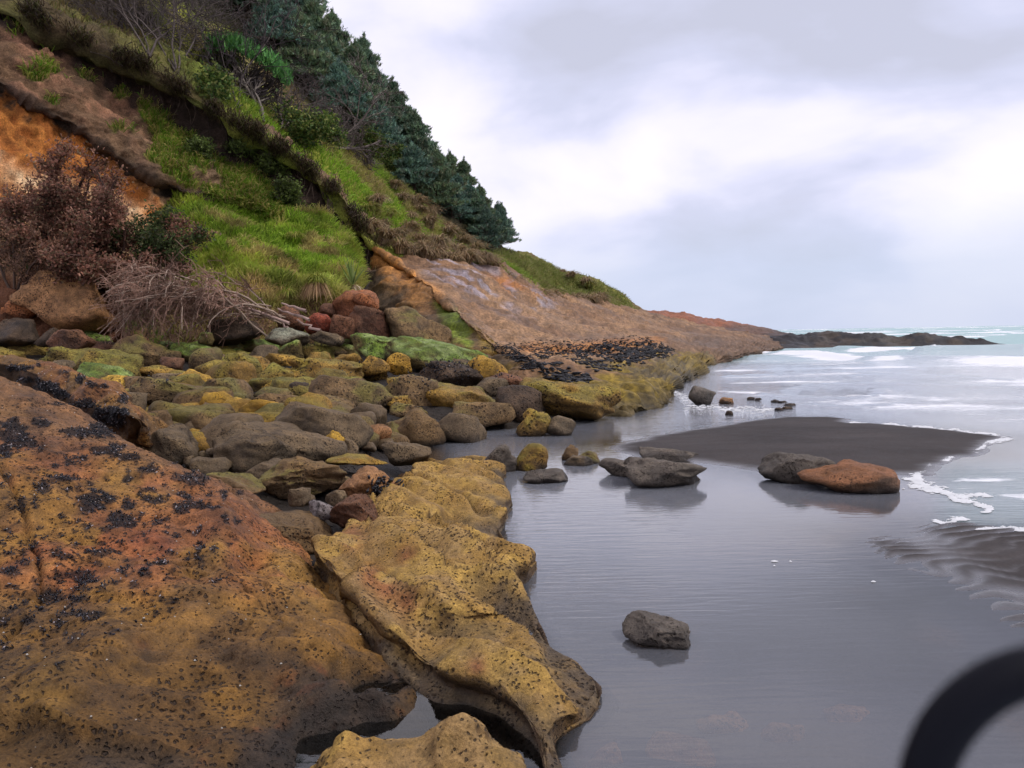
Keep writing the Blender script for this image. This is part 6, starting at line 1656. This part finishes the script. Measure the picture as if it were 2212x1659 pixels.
# ---- pines
def pine_mesh(seed, h, rmax, k):
    r = np.random.default_rng(seed)
    lines = [(np.array([[0, 0, -.3], [0.05, 0, h * .4], [.02, .03, h * .96]]), np.array([.12, .08, .02]) * h / 4)]
    Pp, Dd = [], []
    nb = k
    lob = r.uniform(0, 6.28, 9); lz = r.uniform(.1, .95, 9)
    for i in range(nb):
        t = r.uniform(.04, 1.0) ** .9
        az = r.uniform(0, 6.28)
        prof = (1 - t) ** .72 * (.75 + .35 * math.sin(t * 22 + seed)) + .06
        bump = 1 + .45 * max(0, math.cos(az - lob[i % 9])) * math.exp(-((t - lz[i % 9]) / .2) ** 2) + .12 * math.sin(3 * az + seed)
        R_ = rmax * prof * bump * r.uniform(.55, 1.0) ** .5
        tip = np.array([math.cos(az) * R_, math.sin(az) * R_, h * (.08 + .9 * t) + .12 * R_])
        Pp.append(tip); Dd.append(np.array([math.cos(az) * .55, math.sin(az) * .55, .75]))
        if i % 7 == 0:
            b0 = np.array([0, 0, tip[2] - .35 * R_])
            lines.append((np.array([b0, (b0 + tip) / 2 + [0, 0, -.05], tip]), np.array([.03, .02, .01]) * h / 4))
    # leader candles on the top
    for j in range(9):
        Pp.append(np.array([r.normal(0, .05), r.normal(0, .05), h * (.94 + .018 * j)])); Dd.append(np.array([0, 0, 1.0]))
    Pp = np.array(Pp); Dd = np.array(Dd)
    m = 9
    Q = np.repeat(Pp, m, 0); D = np.repeat(Dd, m, 0)
    kk = len(Q)
    tone = [(1, 1, 1), (1.12, 1.05, .9), (.9, .98, 1.02), (1.25, 1.12, .85), (1.05, 1.1, 1.1)][seed % 5]
    c0 = mixcols(r, len(Pp), (64, 82, 70), (70, 90, 75), (60, 76, 66), (78, 96, 76), (76, 82, 70)) * 1.6 * np.array(tone)
    c = np.repeat(c0, m, 0) * r.uniform(.88, 1.12, (kk, 1))
    dv = D + r.normal(0, .42, (kk, 3)); dv /= np.linalg.norm(dv, axis=1, keepdims=True)
    ln = r.uniform(.15, .34, (kk, 1)) * (h / 4) ** .5
    sd = np.cross(dv, r.normal(size=(kk, 3))); sd /= np.linalg.norm(sd, axis=1, keepdims=True)
    wd = ln * .15
    Q = Q - dv * ln * .35 + r.normal(0, .05, (kk, 3))
    VV = np.stack([Q - sd * wd, Q + sd * wd, Q + dv * ln], 1).reshape(-1, 3)
    return tubes(lines, 5), (VV, np.arange(kk * 3).reshape(-1, 3), np.repeat(c, 3, 0))
PINES = []
for i, (h, rm, k) in enumerate([(4.2, 1.8, 1350), (4.8, 1.9, 1450), (3.6, 1.8, 1250), (5.2, 2.0, 1550), (3.2, 1.7, 1150)]):
    (tv, tf), (cvx, cf, cc_) = pine_mesh(500 + i, h, rm, k)
    tm = mesh_data('trunk', tv, tf, np.ones_like(tv) * lin(86, 72, 62) * .6); tm.materials.append(MAT['bark'])
    cm = mesh_data('crown', cvx, cf, cc_, False); cm.materials.append(MAT['needle'])
    PINES.append((tm, cm))
s = SURF['top']
r = np.random.default_rng(12)
FOR2 = [(200, -330), (420, -260), (640, 95), (800, 250), (920, 380), (1030, 482), (1078, 530), (1066, 552), (1030, 530), (955, 478), (880, 395), (830, 352), (770, 300), (700, 232), (640, 185), (590, 120), (500, 60), (400, -10), (300, -80)]
cand = np.where((sdpoly(s['px'], s['py'], FOR2) > 0) & (s['pz'] < 76))[0]
r.shuffle(cand)
sel = []
for c_ in cand:
    q = s['V'][c_]
    if all((q[0] - u[0]) ** 2 + (q[1] - u[1]) ** 2 > 1.75 ** 2 for u in sel):
        sel.append(q)
sel = [q for q in sel if proj(q)[1] > -190]
def pine_label(q):
    x, y, z = proj(q)
    if x > 1060: return 'last wind clipped pine at the seaward end of the wood'
    crest = np.interp(x, [420, 640, 800, 920, 1040, 1100], [-260, 95, 250, 380, 492, 543])
    if y < crest + 34: return ('tall' if x < 800 else 'stunted') + ' dark pine on the skyline of the ' + ('upper' if x < 800 else 'lower') + ' wood'
    front_ = np.interp(x, [330, 430, 520, 590, 700, 830, 955, 1082], [-60, 10, 70, 120, 232, 352, 478, 562])
    if y > front_ - 40: return 'dark pine on the near edge of the ' + ('upper' if x < 800 else 'lower') + ' wood'
    return 'dark pine deep in the ' + ('upper' if x < 800 else 'lower') + ' wood'
for i, q in enumerate(sel):
    x, y, z = proj(q)
    tm, cm = PINES[i % 5]
    sc = r.uniform(.72, 1.2) * np.interp(x, [400, 700, 900, 1000, 1100], [1.35, 1.1, .9, .8, .72])
    lb = pine_label(q)
    o = bpy.data.objects.new('pine_tree', None); scene.collection.objects.link(o)
    o.location = q - np.array([0, 0, .1]); o.scale = (sc * 1.08, sc * 1.08, sc); o.rotation_euler = (r.uniform(-.08, .08), r.uniform(-.02, .12), r.uniform(0, 6.28))
    tag(o, lb, 'pine', 'pines: ' + lb)
    for nm, me in (('trunk', tm), ('crown', cm)):
        ch = bpy.data.objects.new(nm, me); scene.collection.objects.link(ch); ch.parent = o
print('pines', len(sel))
# windswept bright green canopy
p = on('top', 540, 215)
root = empty('windswept_pine', p, 'windswept pine with a bright green top over bare grey branches', 'pine')
arc = np.array([(452, 92), (480, 84), (510, 88), (545, 106), (580, 126), (610, 150), (622, 168)])
lines, Pp = [], []
rr = np.random.default_rng(64)
for i in range(420):
    t = rr.uniform(0, 6); x = np.interp(t, range(7), arc[:, 0]); y = np.interp(t, range(7), arc[:, 1]) + rr.uniform(-4, 20)
    Pp.append(P(x, y, 40 + rr.uniform(-1.2, 1.2)))
Pp = np.array(Pp)
for q in Pp[:60]:
    mid = (p + q) / 2 + rr.normal(0, .25, 3)
    lines.append((np.array([p, mid, q]), np.array([.07, .04, .015])))
V, F = tubes(lines, 4)
make('branches', V, F, MAT['bark'], parent=root, col=np.ones_like(V) * lin(84, 74, 68) * .7)
Q = np.repeat(Pp, 10, 0) + rr.normal(0, .1, (4200, 3))
dv = np.array([.12, -.1, 1.0]) + rr.normal(0, .4, Q.shape); dv /= np.linalg.norm(dv, axis=1, keepdims=True)
sd = np.cross(dv, rr.normal(size=Q.shape)); sd /= np.linalg.norm(sd, axis=1, keepdims=True)
ln = rr.uniform(.2, .42, (len(Q), 1))
V = np.stack([Q - sd * ln * .12, Q + sd * ln * .12, Q + dv * ln], 1).reshape(-1, 3)
make('crown', V, np.arange(len(Q) * 3).reshape(-1, 3), MAT['needle'], parent=root, col=np.repeat(mixcols(rr, len(Q), (72, 118, 56), (88, 132, 62), (60, 100, 52)), 3, 0), smooth=False)

# ---- black weed and mussels on the ledge below the slab
def scatter_lumps(name, label, cat, surf, weight, k, size, seed, mat, ca, cb, flat=.4, kind='stuff', lift=0.0):
    Pp, Nn, _ = sample(surf, weight, k, seed)
    r = np.random.default_rng(seed)
    D, F = ICO[2]
    D, F = (np.array([v for v in D[:]]), F)
    bmx = bmesh.new(); bmesh.ops.create_icosphere(bmx, subdivisions=1, radius=1.0)
    D = np.array([v.co[:] for v in bmx.verts]); F = np.array([[v.index for v in f.verts] for f in bmx.faces]); bmx.free()
    k = len(Pp)
    sz = size * r.uniform(.4, 1.3, (k, 1, 1))
    a = r.uniform(0, 3.14, k)
    St = np.array([1.6, .7, flat])
    B = D[None] * (1 + .3 * r.normal(size=(k, len(D), 1))) * St * sz
    ca_, sa_ = np.cos(a)[:, None], np.sin(a)[:, None]
    V = np.stack([B[..., 0] * ca_ - B[..., 1] * sa_, B[..., 0] * sa_ + B[..., 1] * ca_, B[..., 2]], -1) + Pp[:, None] + np.array([0, 0, lift])
    c = np.repeat(lerp(lin(*ca), lin(*cb), r.random((k, 1)) ** 2), len(D), 0)
    FF = (F[None] + (np.arange(k) * len(D))[:, None, None]).reshape(-1, 3)
    return make(name, V.reshape(-1, 3), FF, mat, label, cat, kind=kind, col=c, origin=np.zeros(3))
s = SURF['slab']
qp = lambda l: [cv('Q', *a) for a in l]
wv_ = s['V']
nz = fbm(wv_ * np.array([1.2, 1.2, 1]), 600, 4)
m1 = sst(-10, 6, sdpoly(s['px'], s['py'], qp([(960, 190), (1100, 165), (1400, 205), (1560, 175), (1760, 160), (1980, 185), (2020, 220), (1750, 285), (1520, 330), (1480, 405), (1250, 395), (1130, 335), (1000, 260)])) + 7 * nz) * sst(-.35, .15, nz + .12)
m2 = sst(-3, 4, sdpoly(s['px'], s['py'], qp([(715, 185), (870, 158), (960, 190), (1125, 285), (1125, 330), (1040, 330), (960, 270), (860, 225), (790, 205)])) + 3 * nz) * 2.5
m3 = .25 * sst(-30, 30, sdpoly(s['px'], s['py'], qp([(950, 110), (1600, 140), (1950, 170), (1500, 200), (1000, 170)]))) * (nz > .35)
scatter_lumps('black_weed', 'band of black mussels and weed along the ledge below the slab', 'seaweed', s, m1 + m2 + m3, 7500, .062, 601, MAT['weed'], (14, 13, 15), (40, 36, 38))
# ---- foam along the edges of the sliding water
def foam_line(pts, k, width, seed):
    r = np.random.default_rng(seed)
    a = np.array(pts, float); seg = np.hypot(*np.diff(a, axis=0).T); cum = np.concatenate([[0], np.cumsum(seg)])
    t = r.uniform(0, cum[-1], k)
    wv = width * (.4 + 1.6 * np.abs(np.sin(t * .031 + seed)) * r.random(k)); x = np.interp(t, cum, a[:, 0]) + r.normal(0, 1.6, k) * wv; y = np.interp(t, cum, a[:, 1]) + r.normal(0, .6, k) * wv + 2.2 * np.sin(t * .09 + seed) + 1.2 * np.sin(t * .23)
    return Pz(x, y, np.full(k, .0))
gl = lambda l: [cv('G', *a) for a in l]
FP = np.vstack([foam_line([(2178, 945), (2128, 960), (2110, 972), (2060, 985), (2010, 1003), (1984, 1022), (1978, 1040)], 900, 2.0, 1),
                foam_line(gl([(1630, 1030), (1640, 1000), (1680, 965), (1740, 935), (1830, 905)]), 700, 2.0, 2), foam_line(gl([(1570, 1035), (1680, 1070), (1770, 1110), (1850, 1150), (1920, 1160)]), 600, 3.0, 3), foam_line(gl([(1600, 1080), (1720, 1100), (1850, 1130), (2020, 1130)]), 400, 3.0, 4),
                foam_line(gl([(1960, 1180), (2030, 1195), (2000, 1220)]), 260, 2.0, 5), foam_line(gl([(1730, 1265), (1790, 1280), (1890, 1255)]), 260, 2.0, 6), foam_line(gl([(1970, 1305), (2090, 1318), (2150, 1300), (2260, 1330)]), 520, 2.5, 7),
                foam_line(gl([(1240, 735), (1380, 745), (1560, 752), (1760, 770), (2000, 795), (2110, 812)]), 700, 1.2, 8), foam_line(gl([(330, 560), (420, 640), (560, 660), (760, 660), (860, 665)]), 300, 5.0, 9),
                foam_line([(1560, 1180), (1800, 1260), (1990, 1330), (1840, 1240)], 4, 16, 12)])
rr = np.random.default_rng(19)
k = len(FP); nq = 7
ang = np.linspace(0, 6.283, nq, endpoint=False)
rad = .0095 * rr.uniform(.3, 1.8, (k, 1)) ** 1.4 * np.clip(FP[:, 1:2] / 7, .6, 2.0)
ring = FP[:, None] + np.stack([np.cos(ang)[None] * rad * 1.7, np.sin(ang)[None] * rad, np.full((k, nq), .004)], -1)
topv = FP + np.array([0, 0, .012])
V = np.concatenate([ring, topv[:, None]], 1).reshape(-1, 3)
F = np.vstack([(np.arange(k) * (nq + 1))[:, None] + np.array([[j, (j + 1) % nq, nq]]) for j in range(nq)])
make('sea_foam', V, F, MAT['foam'], 'white foam along the edges of the sliding water', 'foam', kind='stuff', col=np.ones((len(V), 3)) * .82, origin=np.zeros(3))
# weed covered stones in an arc in the wash
for i, (x, y, w_) in enumerate([(735, 604, 40), (775, 608, 40), (870, 618, 50), (915, 625, 60), (945, 638, 60), (930, 655, 60), (890, 662, 50)]):
    rock('G', (x - w_ / 2, y - 9, x + w_ / 2, y + 7), 'drk', 0, 'small black weedy stone in the arc of stones in the wash', 'weedy stones in the wash', sub=3, water=True, name='weedy_stone', cat='stone')
# stones lying on the bed of the pool
for x, y, w_, lb in [(1560, 1560, 130, 'brown stone under water right of the ledge tip'), (1480, 1625, 160, 'long brown stone under water at the bottom edge'), (1680, 1590, 110, 'ochre stone under water below the lone grey stone'), (1840, 1560, 120, 'brown stone under water near the dark cord loop'), (1300, 1640, 90, 'brown stone under water beside the bottom corner of the ledge')]:
    q = Pz(x, y, -.1)
    V, F = boulder(int(x), 4, w_ / FPX * 3.4, w_ / FPX * 2.6, .14, .1)
    V = V + q - np.array([0, 0, .015]); n = vnorm(V, F)
    make('sunken_stone', V, F, MAT['rock_near'], lb, 'stone', col=boulder_col(V, n, 'tan', int(x), None))
# pale shell chips at the foot of the ledge and the little bright pebble on the low rock
# ---- the black cord loop hanging just in front of the lens
CZ = 0.16
ctr = P(2290, 1740, CZ)
R0, r0 = 297 / FPX * CZ, 54 / FPX * CZ
a = np.linspace(0, 2 * math.pi, 97)[:-1]; b = np.linspace(0, 2 * math.pi, 21)[:-1]
A, B = np.meshgrid(a, b, indexing='ij')
V = ctr + (np.cos(A) * (R0 + r0 * np.cos(B)))[..., None] * rt + (np.sin(A) * (R0 + r0 * np.cos(B)))[..., None] * up + (r0 * np.sin(B))[..., None] * fw
i, j = np.meshgrid(np.arange(96), np.arange(20), indexing='ij')
F = np.stack([i * 20 + j, ((i + 1) % 96) * 20 + j, ((i + 1) % 96) * 20 + (j + 1) % 20, i * 20 + (j + 1) % 20], -1).reshape(-1, 4)
make('cord_loop', V.reshape(-1, 3), F, MAT['rubber'], 'blurred thick black cord loop close to the lens, bottom right corner', 'cord', col=np.ones((96 * 20, 3)) * np.array([.002, .002, .005]))

# ---- things that look alike are told apart by their order along the picture
ORD = ['first', 'second', 'third', 'fourth', 'fifth', 'sixth', 'seventh', 'eighth', 'ninth', 'tenth', 'eleventh', 'twelfth', 'thirteenth', 'fourteenth', 'fifteenth', 'sixteenth', 'seventeenth', 'eighteenth', 'nineteenth', 'twentieth',
       'twenty-first', 'twenty-second', 'twenty-third', 'twenty-fourth', 'twenty-fifth', 'twenty-sixth', 'twenty-seventh', 'twenty-eighth', 'twenty-ninth', 'thirtieth', 'thirty-first', 'thirty-second', 'thirty-third', 'thirty-fourth', 'thirty-fifth', 'thirty-sixth', 'thirty-seventh', 'thirty-eighth', 'thirty-ninth', 'fortieth']
byl = {}
for o in scene.objects:
    if o.parent is None and 'group' in o and 'label' in o:
        byl.setdefault(o['label'], []).append(o)
for lb, os_ in byl.items():
    if 1 < len(os_) <= 40:
        os_.sort(key=lambda o: float(proj(np.array(o.location))[0]))
        for i, o in enumerate(os_):
            o['label'] = lb + ', ' + ORD[i] + ' from the left'
